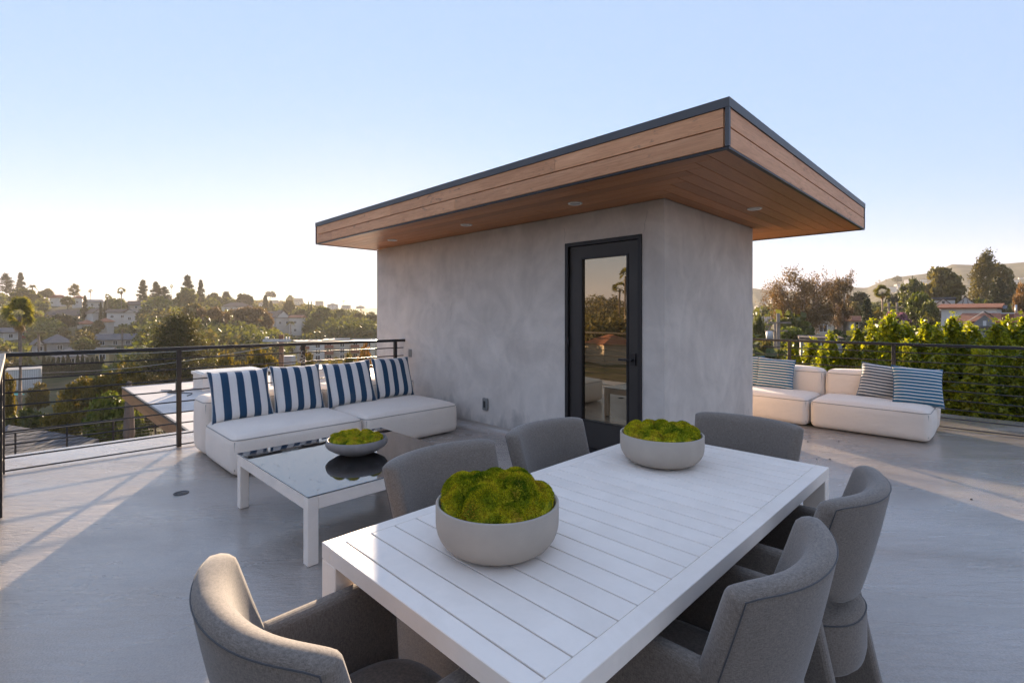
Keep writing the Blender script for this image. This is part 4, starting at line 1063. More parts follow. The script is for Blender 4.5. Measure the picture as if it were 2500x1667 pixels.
def mk_gum(name, seed, H, rx, stems, n_cl, n_lf, leaf):
    """eucalyptus: several pale leaning stems, airy clumps"""
    rng = np.random.default_rng(seed); rnd = random.Random(seed); gs = []; C = []
    for k in range(stems):
        a = 6.283 * k / stems + rnd.uniform(-.4, .4); sp = rx * rnd.uniform(.35, .85); top = Vector((sp * math.cos(a), sp * math.sin(a), H * rnd.uniform(.78, .97)))
        P = [Vector((.25 * math.cos(a), .25 * math.sin(a), -.6)), Vector((sp * .25 * math.cos(a), sp * .25 * math.sin(a), H * .25)), Vector((sp * .6 * math.cos(a + .1), sp * .6 * math.sin(a + .1), H * .55)), top]
        gs.append(tube_geo(P, [.30, .22, .13, .03], 7))
        for j in range(7):
            f = rnd.uniform(.38, .95); i0 = min(2, int(f * 3)); p = P[i0].lerp(P[i0 + 1], f * 3 - i0); b = a + rnd.uniform(-1.7, 1.7); L = rx * rnd.uniform(.25, .6)
            e = p + Vector((L * math.cos(b), L * math.sin(b), L * rnd.uniform(.25, .8))); m1 = p.lerp(e, .5) + Vector((0, 0, .15)); gs.append(tube_geo([p, m1, e], [.07, .045, .012], 5))
            for q in range(n_cl):
                c = np.array(p.lerp(e, rnd.uniform(.35, 1.08))) + rng.normal(0, 1, 3) * rx * .10; kk = int(n_lf * rnd.uniform(.5, 1.4))
                g = rng.normal(0, 1, (kk, 3)) * np.array([.085, .085, .075]) * rx; g[:, 2] -= rng.uniform(0, .12, kk) * rx; C.append(c + g)
    C = np.concatenate(C); tm = mesh_from('trunk', *join_geo(gs), smooth=True); tm.materials.append(M['pale bark'])
    spec(name, quadmesh('crown', leaves(C, leaf, .3, rng, -.6), 'gum leaf'), tm)
mk_gum('gumA', 61, 9.5, 4.6, 9, 6, 64, .15); mk_gum('gumB', 62, 10, 2.4, 5, 6, 60, .14); mk_gum('gumC', 63, 10, 3.6, 5, 6, 70, .26)
def mk_windy(name, seed, H, r):
    rng = np.random.default_rng(seed); C = []; gs = [trunk_geo(H * .9, .35, .06, random.Random(seed), .02)[0]]
    for i in range(150):
        f = rng.uniform(0, 1); z = H * (.15 + .82 * f); L = r * (1 - f) ** .55 * rng.uniform(.3, 1.05); a = rng.uniform(0, 6.283)
        p = np.array([L * math.cos(a) + .10 * H * f, L * math.sin(a) - .05 * H * f, z]); k = 60
        g = rng.normal(0, 1, (k, 3)) * np.array([.16, .16, .22]) * r * .55; g[:, 0] += g[:, 2] * .55; C.append(p + g)
    C = np.concatenate(C); tm = mesh_from('trunk', *join_geo(gs), smooth=True); tm.materials.append(M['bark']); spec(name, quadmesh('crown', leaves(C, .2, .4, rng), 'olive leaf'), tm)
mk_windy('windy', 71, 12, 3.4)
MH = {}
def height_of(sp):
    if sp not in MH:
        m = SPEC[sp][0]; co = np.empty(len(m.vertices) * 3, np.float32); m.vertices.foreach_get('co', co); co = co.reshape(-1, 3)
        MH[sp] = (float(np.percentile(co[:, 2], 99.7)), float(np.percentile(np.hypot(co[:, 0], co[:, 1]), 97)))
    return MH[sp]
TREE_RECTS = []
def plant(name, sp, label, cat, px, top, wpx, d, rot=0.0, group=None, base=None):
    """tree whose crown spans wpx photo pixels at px, top at photo row `top`, d metres away; its foot stands on the ground"""
    p = at(px, CY, d); z0 = gz(p.x, p.y) if base is None else base; zt = EYE + (CY - top) / F * d
    h, r = height_of(sp); sz = max(.5, (zt - z0)) / h; sx = wpx * d / F / 2 / r * math.cos(math.atan((px - CX) / F))
    t = thing(name, label, cat, (p.x, p.y, z0), rot, group); t.scale = (sx, sx, sz)
    s = SPEC[sp]; obj('trunk', s[1], None, t); obj('crown', s[0], None, t)
    if len(s) > 2: obj('skirt', s[2], None, t)
    return t

# ------------------------------------------------------------------ the hedge behind the right railing
def mk_hedge(name, seed, n=9000):
    rng = np.random.default_rng(seed); H, r = 4.0, .46
    t = 1 - rng.uniform(0, 1, n) ** 1.5; a = rng.uniform(0, 6.283, n)
    ph = rng.uniform(0, 6.283, 6)
    lump = 1 + .20 * np.sin(3 * a + 9 * t + ph[0]) + .16 * np.sin(5 * a - 17 * t + ph[1]) + .12 * np.sin(31 * t + 2 * a + ph[2])
    pr = np.clip((1 - t) * 2.3, 0, 1) ** .72 * np.clip(.55 + t * 2, 0, 1)
    q = r * pr * lump * (rng.uniform(.05, 1, n) ** .38)
    C = np.stack([q * np.cos(a) + .05 * np.sin(9 * t + ph[3]), q * np.sin(a) + .05 * np.sin(8 * t + ph[4]), H * t], 1)
    sprays = []                                     # upright tips
    for k in range(46):
        b = rng.uniform(0, 6.283); tt = rng.uniform(.45, .99); rr = r * np.clip((1 - tt) * 2.3, 0, 1) ** .72 * rng.uniform(.5, 1.1)
        base = np.array([rr * math.cos(b), rr * math.sin(b), H * tt]); L = rng.uniform(.10, .26); m = 26
        s = rng.uniform(0, 1, m); sprays.append(base + np.stack([rng.normal(0, .03, m), rng.normal(0, .03, m), s * L], 1))
    C = np.concatenate([C] + sprays)
    V = leaves(C, .034, .48, rng, .45)
    tg = tube_geo([(0, 0, -3.6), (.03, .02, 0), (-.02, .03, 1.6), (0, 0, 3.2)], [.05, .045, .03, .008], 6); tm = mesh_from('stem', *tg, smooth=True); tm.materials.append(M['bark'])
    return quadmesh('foliage', V, 'hedge leaf'), tm
HEDGE = [mk_hedge('h', 80 + k) for k in range(4)]
def hedge_shrub(label, px, top, Y, k, w=1.0):
    u = (px - CX) / F; d = Y / (CYA + u * SY); x = (-SY + u * CYA) * d; zt = EYE + (CY - top) / F * d
    t = thing('hedge_shrub', label, 'shrub', (x, Y, zt - 4.02), k * 1.7, 'clipped green hedge shrubs beyond the right railing'); t.scale = (w, w, 1)
    f, s = HEDGE[k % 4]; obj('foliage', f, None, t); obj('stem', s, None, t)
HL = 'leafy hedge shrub beyond the right railing, '
back = [(1930, 846, 'low one right of the stair house'), (1985, 836, 'under the big eucalyptus trunk'), (2030, 822, 'just right of the eucalyptus trunk'), (2085, 803, 'with a pointed top below the dark cypress'), (2128, 794, 'below the fan palm'),
        (2181, 770, 'tallest and pointed, above the railing post'), (2213, 800, 'between the tallest one and a shorter pointed one'), (2248, 790, 'pointed, left of the grey gable'), (2290, 806, 'in the dip left of the grey gable'), (2333, 776, 'bright and tall below the red tiled roof'),
        (2368, 801, 'in front of the grey gable'), (2420, 790, 'right under the gable peak'), (2461, 788, 'below the brick chimney'), (2503, 777, 'at the right edge of the picture')]
for k, (px, tp, s) in enumerate(back): hedge_shrub(HL + s, px, tp, 11.0 + .25 * math.sin(k * 2.1), k, 1.12 + .12 * math.sin(k * 1.3))
for k, (x, w) in enumerate((('first', .95), ('second', 1.5), ('third', 2.05), ('fourth', 2.6), ('fifth', 3.15), ('sixth', 3.7))):
    d_, r_ = cam_du(w, 11.0); hedge_shrub(HL + x + ' past the right edge of the picture', CX + F * r_ / d_, CY + (8 + 5 * math.sin(k * 2)) , 11.0 + .2 * math.sin(k), k + 1, 1.0)
front = [(2010, 862, 'dark lower one in front, behind the sofa backrest'), (2110, 850, 'lower one in front, left of the railing post'), (2215, 846, 'lower one in front, right of the railing post'), (2300, 868, 'lower one in front, above the last pillow'), (2395, 860, 'lower one in front of the gable'), (2482, 858, 'nearest bright one at the right edge')]
for k, (px, tp, s) in enumerate(front): hedge_shrub(HL + s, px, tp, 10.25 + .1 * (k % 2), k + 2, 1.08)

# ------------------------------------------------------------------ houses
WIN = {}
def win_mesh(w, h, kind):
    key = (round(w, 2), round(h, 2), kind)
    if key not in WIN:
        if kind == 'frame': m = mesh_from('window', *multi_box([(-w / 2, -w / 2 + .08, -.06, .02, -h / 2, h / 2), (w / 2 - .08, w / 2, -.06, .02, -h / 2, h / 2), (-w / 2 + .08, w / 2 - .08, -.06, .02, h / 2 - .08, h / 2), (-w / 2 + .08, w / 2 - .08, -.06, .02, -h / 2, -h / 2 + .08), (-.03, .03, -.055, .02, -h / 2 + .08, h / 2 - .08)])); m.materials.append(M['white trim'])
        else: m = mesh_from('pane', *multi_box([(-w / 2 + .08, w / 2 - .08, -.03, .015, -h / 2 + .08, h / 2 - .08)])); m.materials.append(M['window glass'])
        WIN[key] = m
    return WIN[key]
def windows(t, lst, y):
    for (x, z, w, h) in lst:
        o = obj('window', win_mesh(w, h, 'frame'), None, t, (x, y, z)); obj('pane', win_mesh(w, h, 'pane'), None, o)
def roof_mesh(kind, w, d, z, rh, ov=.45, th=.16):
    a, b = w / 2 + ov, d / 2 + ov
    if kind == 'flat': return multi_box([(-w / 2 - .12, w / 2 + .12, -d / 2 - .12, d / 2 + .12, z, z + rh)])
    if kind == 'gable': top = [(-a, 0), (a, 0)]            # ridge along x
    elif kind == 'front': top = [(0, -b), (0, b)]           # gable end to the viewer
    else: k = max(0, a - b * .9); top = [(-k, 0), (k, 0)]   # hip
    V = [(-a, -b, z), (a, -b, z), (a, b, z), (-a, b, z), (top[0][0], top[0][1], z + rh), (top[1][0], top[1][1], z + rh)]
    Fc = [(0, 3, 2, 1), (0, 1, 5, 4), (2, 3, 4, 5), (0, 4, 3), (1, 2, 5)] if kind != 'front' else [(0, 3, 2, 1), (1, 2, 5, 4), (3, 0, 4, 5)]
    V += [(x, y, z - th) for x, y in ((-a, -b), (a, -b), (a, b), (-a, b))]
    Fc = Fc[1:] + [(6, 9, 8, 7), (0, 6, 7, 1), (1, 7, 8, 2), (2, 8, 9, 3), (3, 9, 6, 0)]
    return V, Fc
RECTS = []     # photo rectangles that woods must not cover: x0, x1, y0, y1, depth
def house(label, px, yb, d, wpx, hw, dep, roof, wall, rmat, rh=1.6, yaw=0.0, win=None, chim=False, keep=True, name='house', gable_wall=False, base=3.0):
    p = at(px, yb, d); ph = math.atan((px - CX) / F); w = wpx * d / F * math.cos(ph)
    t = thing(name, label, 'house', (p.x, p.y, p.z), YAW - ph + yaw)
    obj('wall', mesh_from('wall', *multi_box([(-w / 2, w / 2, -dep / 2, dep / 2, -base, hw)])), M[wall], t)
    V, Fc = roof_mesh(roof, w, dep, hw + .17, rh); ro = obj('roof', mesh_from('roof', V, Fc), M[rmat], t)
    if roof == 'front':
        obj('gable_wall', mesh_from('gable_wall', [(-w / 2, -dep / 2, hw), (w / 2, -dep / 2, hw), (0, -dep / 2, hw + rh * .88), (-w / 2, -dep / 2 + .2, hw), (w / 2, -dep / 2 + .2, hw), (0, -dep / 2 + .2, hw + rh * .88)], [(0, 1, 2), (3, 5, 4), (0, 3, 4, 1), (1, 4, 5, 2), (2, 5, 3, 0)]), M[wall], t)
    if chim: obj('chimney', mesh_from('chimney', *multi_box([(w * .2, w * .2 + .7, -.3, .4, hw, hw + rh + .9)])), M['white plaster' if chim is True else chim], ro)
    if win is None:
        n = max(1, int(w / 2.6)); win = [(-w / 2 + w * (i + .5) / n, hw * .52 if hw < 4.4 else hw * k, 1.05, 1.15) for i in range(n) for k in ((.52,) if hw < 4.4 else (.27, .74))]
    windows(t, win, -dep / 2)
    if keep: RECTS.append((px - wpx / 2 - 2, px + wpx / 2 + 2, CY - (p.z + hw + rh - EYE) / d * F, CY - (p.z - EYE) / d * F - 4, d))
    return t
Hh = house
Hh('small white house with red roof high on the left hillside', 141, 742, 243, 20, 2.9, 7, 'gable', 'white plaster', 'clay tile', 1.4, .5)
Hh('white two storey house left of the tall fan palm on the hilltop', 194, 748, 238, 24, 3.9, 8, 'hip', 'white plaster', 'clay tile', 1.3, -.2)
Hh('long low white house under the skyline fan palms', 230, 751, 236, 36, 2.4, 8, 'gable', 'white plaster', 'tan shingle', 1.3, .15)
Hh('tan house with brown roof right of the tall hilltop palm', 330, 757, 226, 30, 2.3, 7, 'gable', 'tan plaster', 'brown shingle', 1.7, .1)
Hh('house with long brown shingle roof behind the left palm', 130, 778, 205, 34, 1.2, 8, 'hip', 'tan plaster', 'brown shingle', 2.3, .25)
Hh('long brown roofed house beside the cypress pair', 168, 779, 200, 52, 1.2, 9, 'gable', 'tan plaster', 'brown shingle', 2.4, -.12)
Hh('white house with a steep gable left of the cypress pair', 234, 790, 190, 34, 3.9, 8, 'front', 'white plaster', 'brown shingle', 1.8, .3)
Hh('long white building right of the cypress pair', 288, 782, 188, 50, 2.9, 8, 'gable', 'white plaster', 'brown shingle', 1.2, -.05)
Hh('white gabled house at the right end of the long white building', 321, 792, 184, 28, 4.3, 8, 'front', 'white plaster', 'tan shingle', 1.3, -.15)
Hh('white stucco house with red tiled roof in the middle of the hillside', 212, 810, 166, 32, 2.6, 8, 'hip', 'white plaster', 'clay tile', 1.3, .2)
Hh('tall white stucco wing with red tiled roof beside dark trees', 258, 815, 163, 26, 3.9, 7, 'hip', 'white plaster', 'clay tile', 1.2, -.25)
Hh('grey roofed bungalow with white gables below the hillside', 140, 856, 124, 62, 2.0, 9, 'hip', 'grey siding', 'grey shingle', 2.0, .1)
Hh('small white gabled house left of the grey roofed bungalow', 93, 858, 121, 22, 1.6, 6, 'front', 'white plaster', 'grey shingle', 1.3, .1)
Hh('long low building with dark grey roof behind a palm', 286, 842, 140, 92, 1.5, 8, 'gable', 'tan plaster', 'grey shingle', 1.5, -.1)
Hh('brown roofed white bungalow behind the cypress hedge', 168, 888, 102, 66, 1.5, 8, 'hip', 'white plaster', 'tan shingle', 1.7, .1)
Hh('small yellow house right of the cypress hedge', 259, 878, 106, 34, 1.6, 6, 'gable', 'yellow plaster', 'tan shingle', .9, -.2)
Hh('white cottage at the left edge of the picture', 8, 828, 150, 40, 2.0, 8, 'gable', 'white plaster', 'grey shingle', 1.3, .4)
Hh('red walled house behind the near fan palm', 48, 820, 155, 36, 1.6, 7, 'flat', 'red siding', 'brown shingle', .3, .2)
Hh('brown roofed house under the dark round tree on the middle ridge', 578, 760, 268, 74, 2.4, 10, 'hip', 'white plaster', 'brown shingle', 2.2, .1)
Hh('white spanish house with red tiled roof in the middle of the view', 726, 816, 210, 30, 7.0, 8, 'gable', 'white plaster', 'clay tile', 1.0, -.2)
Hh('white house with tall steep gable left of the spanish house', 686, 800, 213, 36, 4.2, 8, 'front', 'white plaster', 'brown shingle', 3.2, .25)
Hh('low brown roofed house uphill of the steep gable', 680, 774, 260, 46, 1.6, 8, 'gable', 'tan plaster', 'brown shingle', 1.3, .0)
for i, (px, yb, d, w, h_, wl, lb) in enumerate([(640, 752, 470, 16, 4, 'white plaster', 'far pale house right of the dark round ridge tree'), (700, 755, 480, 18, 4, 'tan plaster', 'far tan house below the umbrella pine'), (730, 748, 520, 18, 5, 'cream plaster', 'far cream house on the hazy ridge left of the tall cypress'), (812, 757, 500, 26, 5, 'white plaster', 'far white house right of the tall cypress pair'),
        (780, 745, 560, 16, 4, 'tan plaster', 'far hazy house on the skyline above the round tree'), (845, 755, 560, 18, 4, 'tan plaster', 'far hazy house near the skyline palm'), (880, 760, 570, 20, 5, 'cream plaster', 'far hazy house nearest the stucco wall'), (672, 743, 560, 14, 4, 'tan plaster', 'far hazy house left of the umbrella pine'), (728, 740, 590, 18, 5, 'tan plaster', 'far flat house on the hazy skyline')]):
    Hh(lb, px, yb, d, w, h_, 9, 'flat' if i % 3 else 'hip', wl, 'tan shingle', .5 if i % 3 else 1.5, .3 * math.sin(i))
# apartment rows down in the valley
def apartment(label, px, yb, d, wpx, hw, mat, yaw=0.0, floors=3):
    p = at(px, yb, d); ph = math.atan((px - CX) / F); w = wpx * d / F * math.cos(ph); t = thing('apartment_block', label, 'building', tuple(p), YAW - ph + yaw); dep = 9
    obj('wall', mesh_from('wall', *multi_box([(-w / 2, w / 2, -dep / 2, dep / 2, -4, hw)])), M[mat], t)
    obj('parapet', mesh_from('parapet', *multi_box([(-w / 2 - .1, w / 2 + .1, -dep / 2 - .1, dep / 2 + .1, hw + .002, hw + .4)])), M['tan plaster'], t)
    n = max(2, int(w / 2.7)); fh = hw / floors
    for f in range(floors):
        windows(t, [(-w / 2 + w * (i + .5) / n, fh * (f + .5), 1.2, 1.25) for i in range(n)], -dep / 2)
        for i in range(0, n, 2):
            x = -w / 2 + w * (i + .5) / n
            b = obj('balcony', mesh_from('balcony', *multi_box([(x - 1.1, x + 1.1, -dep / 2 - 1.0, -dep / 2 - .07, fh * f + .02, fh * f + .15), (x - 1.1, x + 1.1, -dep / 2 - 1.0, -dep / 2 - .95, fh * f + .15, fh * f + .75)])), M['white trim' if i % 4 else 'brick'], t)
    RECTS.append((px - wpx / 2, px + wpx / 2, CY - (p.z + hw - EYE) / d * F, yb, d))
apartment('pale apartment block behind the middle railing post', 752, 878, 128, 66, 4.6, 'white plaster', .15)
apartment('tan apartment block farther right behind the railing', 822, 876, 132, 62, 4.9, 'tan plaster', -.05)
apartment('cream apartment block against the stucco wall edge', 888, 872, 138, 62, 4.6, 'cream plaster', -.1)
# white modern building with screens behind the near palm
p = at(60, 942, 74); wm_ = 86 * 74 / F * .71
t = thing('modern_building', 'white building with slatted upper screens behind the near fan palm', 'building', tuple(p), YAW + .75)
obj('wall', mesh_from('wall', *multi_box([(-wm_ / 2, wm_ / 2, -2.7, 3, -1, 2.75)])), M['grey siding'], t); obj('frame', mesh_from('frame', *multi_box([(-wm_ / 2, -wm_ / 2 + .3, -3.2, -2.702, -1, 2.75), (wm_ / 2 - .3, wm_ / 2, -3.2, -2.702, -1, 2.75), (-wm_ / 2 + .3, wm_ / 2 - .3, -3.2, -2.702, -1, -.1), (-wm_ / 2 + .3, wm_ / 2 - .3, -3.2, -2.702, 2.62, 2.75)])), M['white plaster'], t)
obj('ground_floor', mesh_from('ground_floor', *multi_box([(-wm_ / 2 + .4, wm_ / 2 - .3, -2.6, 2.6, -4, -1.002)])), M['grey siding'], t)
for k in range(20):
    x = -wm_ / 2 + wm_ * (k + .5) / 20; box('screen_slat', x - .075, x + .075, -3.16, -3.04, -.08, 2.6, M['white trim'], t)
for z in (.2, 1.4, 2.62): box('screen_rail', -wm_ / 2, wm_ / 2, -3.035, -3.0, z, z + .07, M['white trim'], t)
for x in (-1.6, .2, 1.7): box('window', x - .55, x + .55, -2.66, -2.61, -2.6, -1.3, M['window glass'], t)
RECTS.append((14, 106, 890, 950, 74))
p = at(18, 968, 66); t = thing('market_canopy', 'turquoise canopy low at the left edge', 'canopy', (p.x, p.y, p.z - 2.2), YAW)
obj('canvas', mesh_from('canvas', [(-2.2, -1, 2.0), (2.2, -1, 2.0), (2.2, 1, 2.0), (-2.2, 1, 2.0), (-1.6, 0, 2.8), (1.6, 0, 2.8)], [(0, 1, 5, 4), (1, 2, 5), (2, 3, 4, 5), (3, 0, 4)]), M['turquoise canvas'], t)
for x in (-2.1, 2.1):
    for y in (-.9, .9): tube('post', [(x, y, -2.4), (x, y, 2.0)], .05, M['steel light'], t, 6)
# neighbour's shingle roof just below the terrace
p = at(62, 1088, 19.5)
Hh('blue grey shingle roof of the neighbour below the left railing corner', 20, 1190, 19.5, 190, .8, 6, 'hip', 'cream plaster', 'grey shingle', 1.5, -.5, win=[], keep=False)
# right side
Hh('white house with dark solar panels and a red tile ridge on the right', 2372, 808, 62, 132, 2.75, 6, 'gable', 'white trim', 'clay tile', .5, -.10)
tu = Hh('white half timbered house with two small gables behind the solar roof', 2300, 802, 70, 60, 3.9, 7, 'flat', 'white plaster', 'grey shingle', .25, .0)
for i, px in enumerate((2303, 2357)):
    p = at(px, 743, 66); g_ = thing('dormer_gable', 'small half timbered gable above the white house, ' + ('left one' if i == 0 else 'right one with crossed timbers'), 'gable', tuple(p), YAW - .72)
    ww = .72 if i == 0 else 1.0; hh_ = .72 if i == 0 else .95
    obj('wall', mesh_from('wall', [(-ww, 0, 0), (ww, 0, 0), (0, 0, hh_), (-ww, 2, 0), (ww, 2, 0), (0, 2, hh_)], [(0, 1, 2), (3, 5, 4), (0, 3, 4, 1)]), M['white plaster'], g_)
    for s in (-1, 1): tube('barge_board', [(s * (ww + .14), -.06, -.10), (0, -.06, hh_ + .06)], .055, M['dark timber'], g_, 6)
    obj('roof', mesh_from('roof', [(-ww - .15, -.05, -.06), (0, -.05, hh_ + .10), (ww + .15, -.05, -.06), (-ww - .15, 2, -.06), (0, 2, hh_ + .10), (ww + .15, 2, -.06)], [(0, 3, 4, 1), (1, 4, 5, 2)]), M['grey shingle'], g_)
    for s in ((-.3, .3) if i else (0,)): tube('timber', [(s * ww, -.03, .02), (s * ww * .6, -.03, hh_ * .62)], .035, M['dark timber'], g_, 5)
    if i == 0: box('window', -.14, .14, -.04, .02, .12, .42, M['window glass'], g_)
p = at(2388, 748, 60); sp_ = thing('solar_array', 'row of dark solar panels along the red tiled roof', 'solar panels', (p.x, p.y, p.z - .55), YAW - .86)
for k in range(6):
    o = obj('panel', bm_mesh(box_bm(.80, .9, .04, .005, 1), 'panel'), M['solar panel'], sp_, ((k - 2.5) * .84, 0, .42), (R(28), 0, 0))
rt = Hh('cream house with orange clay tiled roofs at the right edge', 2440, 806, 50, 160, .72, 6, 'gable', 'cream plaster', 'clay tile', .85, -.12, chim=False)
Hh('cream wing with a lower clay tiled roof at the far right', 2505, 806, 52, 70, .9, 6, 'gable', 'cream plaster', 'clay tile', .8, .15)
Hh('pale grey gable with dark shingle roof in front of the clay tiled house', 2402, 808, 46, 82, .35, 5, 'front', 'grey siding', 'grey shingle', 1.3, .02, win=[(0, .72, .22, .5)])
p = at(2460, 806, 47); t = thing('brick_chimney', 'red brick chimney standing in front of the clay tiled roof', 'chimney', tuple(p), YAW - .78)
obj('stack', mesh_from('stack', *multi_box([(-.42, .42, -.3, .3, -3, 1.55)])), M['brick'], t); obj('cap', mesh_from('cap', *multi_box([(-.46, .46, -.34, .34, 1.552, 1.66)])), M['steel light'], t)
p = at(2484, 806, 49); t = thing('cream_chimney', 'cream plaster chimney with a metal flue beside the brick one', 'chimney', tuple(p), YAW - .78)
obj('stack', mesh_from('stack', *multi_box([(-.32, .32, -.3, .3, -3, 1.5)])), M['cream plaster'], t); tube('flue', [(-.1, 0, 1.5), (-.1, 0, 2.5)], .09, M['steel light'], t, 10)
Hh('small white house between the eucalyptus and the cypress', 2086, 806, 72, 44, 1.3, 5, 'gable', 'white plaster', 'clay tile', .6, .2)
Hh('cream house behind the eucalyptus trunk', 2016, 826, 74, 50, 3.0, 6, 'gable', 'cream plaster', 'brown shingle', .9, -.1)
Hh('long low grey house behind the right railing', 2000, 858, 40, 96, .9, 5, 'flat', 'grey siding', 'brown shingle', .15, .05)
Hh('house with a pale grey roof at the foot of the stair house corner', 1852, 822, 66, 46, 1.6, 6, 'gable', 'grey siding', 'tan shingle', .9, -.3)
for i, (px, y, d) in enumerate([(1868, 742, 420), (1885, 734, 430), (1850, 756, 380), (2190, 700, 560), (2215, 688, 600), (2180, 707, 520), (2235, 706, 520), (2262, 695, 560), (2255, 688, 600), (2478, 690, 520), (2495, 684, 560)]):
    p = at(px, y, d); 
    Hh(('pale far house on the hazy slope left of the eucalyptus', 'pale far house on the chaparral hill', 'pale far house on the hill at the right edge')[0 if i < 3 else (1 if i < 9 else 2)], px, y, d, 8, 2.6, 6, 'flat', 'white plaster', 'tan shingle', .4, .2 * i, keep=False)['group'] = ('far houses left of the eucalyptus', 'far houses on the chaparral hill', 'far houses at the right edge')[0 if i < 3 else (1 if i < 9 else 2)]
# two houses the door glass reflects
for i, (ph, r_, lb) in enumerate(((-99, 105, 'sunlit tan house mirrored in the door glass'), (-94, 120, 'sunlit white house mirrored in the door glass, farther off'))):
    a = R(ph); x = r_ * (math.sin(a) * CYA - math.cos(a) * SY); y = r_ * (math.cos(a) * CYA + math.sin(a) * SY)
    t = thing('house', lb, 'house', (x, y, gz(x, y)), R(30)); mt = ('tan plaster', 'white plaster')[i]
    obj('wall', mesh_from('wall', *multi_box([(-5, 5, -4, 4, -1, 4.2)])), M[mt], t); V, Fc = roof_mesh('hip', 10, 8, 4.37, 1.8); obj('roof', mesh_from('roof', V, Fc), M['clay tile'], t)
    windows(t, [(x_, 2.2, 1.2, 1.3) for x_ in (-3.2, 0, 3.2)], -4)

# ------------------------------------------------------------------ utility poles
up = at(687, 817, 25); t = thing('utility_pole', 'brown utility pole with a steel crossarm behind the left railing', 'pole', (up.x, up.y, gz(up.x, up.y)), YAW); hgt = up.z - gz(up.x, up.y)
tube('pole', [(0, 0, -.5), (0, 0, hgt)], .115, M['pole wood'], t, 12)
box('crossarm', -.86, .56, -.19, -.12, hgt - .36, hgt - .22, M['steel light'], t, .01, 1)
for x in (-.72, -.62, .30, .45):
    lathe('insulator', [(0, 0), (.04, 0), (.05, .03), (.03, .05), (.05, .08), (.02, .12), (0, .12)], M['steel light'], t, 10, (x, -.155, hgt - .219))
tube('bracket', [(-.7, -.155, hgt - .1), (-.35, -.155, hgt + .0), (-.1, -.12, hgt - .12)], .012, M['rubber cable'], t, 5)
tube('bracket', [(.45, -.155, hgt - .1), (.75, -.155, hgt - .04), (.85, -.155, hgt - .25)], .012, M['rubber cable'], t, 5)
tr = at(705, 890, 25.6); tb = thing('transformer', 'grey steel transformer box beside the utility pole', 'transformer', tuple(tr), YAW)
box('tank', -.27, .27, -.22, .22, 0, .42, M['steel light'], tb, .03, 2); box('lid', -.29, .29, -.24, .24, .421, .46, M['steel light'], tb, .01, 1)
tube('mount', [(-.27, 0, .2), (-.36, 0, .2)], .04, M['steel light'], tb, 8)
for i, (px, tp, d, lb) in enumerate(((1900, 765, 34, 'weathered utility pole nearest the stair house corner'), (1893, 786, 36, 'shorter weathered pole beside the utility pole near the stair house corner'), (2170, 738, 64, 'brown utility pole right of the fan palm'), (2190, 738, 66, 'second brown pole right of the fan palm'))):
    p = at(px, tp, d); z0 = gz(p.x, p.y); t = thing('utility_pole', lb, 'pole', (p.x, p.y, z0), YAW); tube('pole', [(0, 0, -.5), (0, 0, p.z - z0)], .12, M['weathered wood'], t, 8)
    box('crossarm', -.8, .8, -.17, -.1, p.z - z0 - .7, p.z - z0 - .58, M['weathered wood'], t)
p = at(1879, 828, 34.5); tb = thing('transformer', 'pale grey transformer near the poles by the stair house corner', 'transformer', tuple(p), YAW); lathe('tank', [(0, 0), (.2, 0), (.22, .03), (.22, .5), (.16, .56), (0, .56)], M['steel light'], tb, 16)
box('mount', -.04, .04, .18, .3, .15, .4, M['steel light'], tb)
for i, (a, b, lb) in enumerate((((-5, 858, 30), (690, 836, 25), 'thin wire running from the left edge to the utility pole'), ((100, 910, 40), (690, 842, 25.2), 'lower thin wire crossing the cypress hedge'))):
    A_, B_ = at(*a), at(*b); pts = [A_.lerp(B_, k / 14) - Vector((0, 0, .35 * math.sin(math.pi * k / 14))) for k in range(15)]
    tag(tube('overhead_wire', pts, .011, M['steel light'], None, 5), lb, 'wire')

# ------------------------------------------------------------------ individual trees
T = plant
T('fan_palm', 'fan_palm_near', 'near fan palm with shaggy sunlit crown at the left edge', 'palm', 48, 722, 92, 44, .3)
T('cedar_tree', 'cedar', 'broad dark cedar rising behind the left railing post', 'tree', 436, 770, 290, 40, 1.0)
T('bunya_pine', 'bunya', 'dome topped conifer with bare trunk on the left skyline', 'tree', 15, 668, 44, 250)
T('conifer', 'pineB', 'narrow conifer right of the dome topped one on the left skyline', 'tree', 50, 666, 30, 245, 1)
T('feather_palm', 'feather_palm', 'feather palm on the left skyline beside the conifers', 'palm', 79, 694, 30, 240)
T('tree', 'roundB', 'leafy tree hiding the foot of the left skyline conifers', 'tree', 62, 706, 78, 215, .5)
T('tree', 'oliveA', 'low leafy tree left of the small red roofed hilltop house', 'tree', 114, 705, 40, 250, .9)
T('tree', 'open_tree', 'open sparse tree standing up from the left skyline', 'tree', 181, 693, 32, 255)
T('fan_palm', 'fan_palm_far', 'short fan palm on the skyline right of the open tree', 'palm', 221, 706, 16, 255)
T('fan_palm', 'fan_palm_far', 'tall fan palm on the hill above the long white building', 'palm', 296, 701, 24, 195, .7)
T('fan_palm', 'fan_palm_far', 'slim palm just left of the tall hill palm', 'palm', 263, 717, 16, 200, 1.9)
T('pine_tree', 'pineA', 'tall open pine on the skyline, first of the middle group', 'tree', 349, 684, 34, 235)
T('pine_tree', 'pineC', 'second open pine of the middle skyline group', 'tree', 381, 688, 34, 238, 1)
T('pine_tree', 'pineC', 'spreading dark pine right of the second skyline pine', 'tree', 402, 700, 34, 240, 2)
T('fan_palm', 'fan_palm_far', 'very thin palm between the two skyline pine groups', 'palm', 419, 694, 8, 300, 1.2)
T('pine_tree', 'pineA', 'tallest dense pine of the right skyline group', 'tree', 458, 673, 42, 235, 2.4)
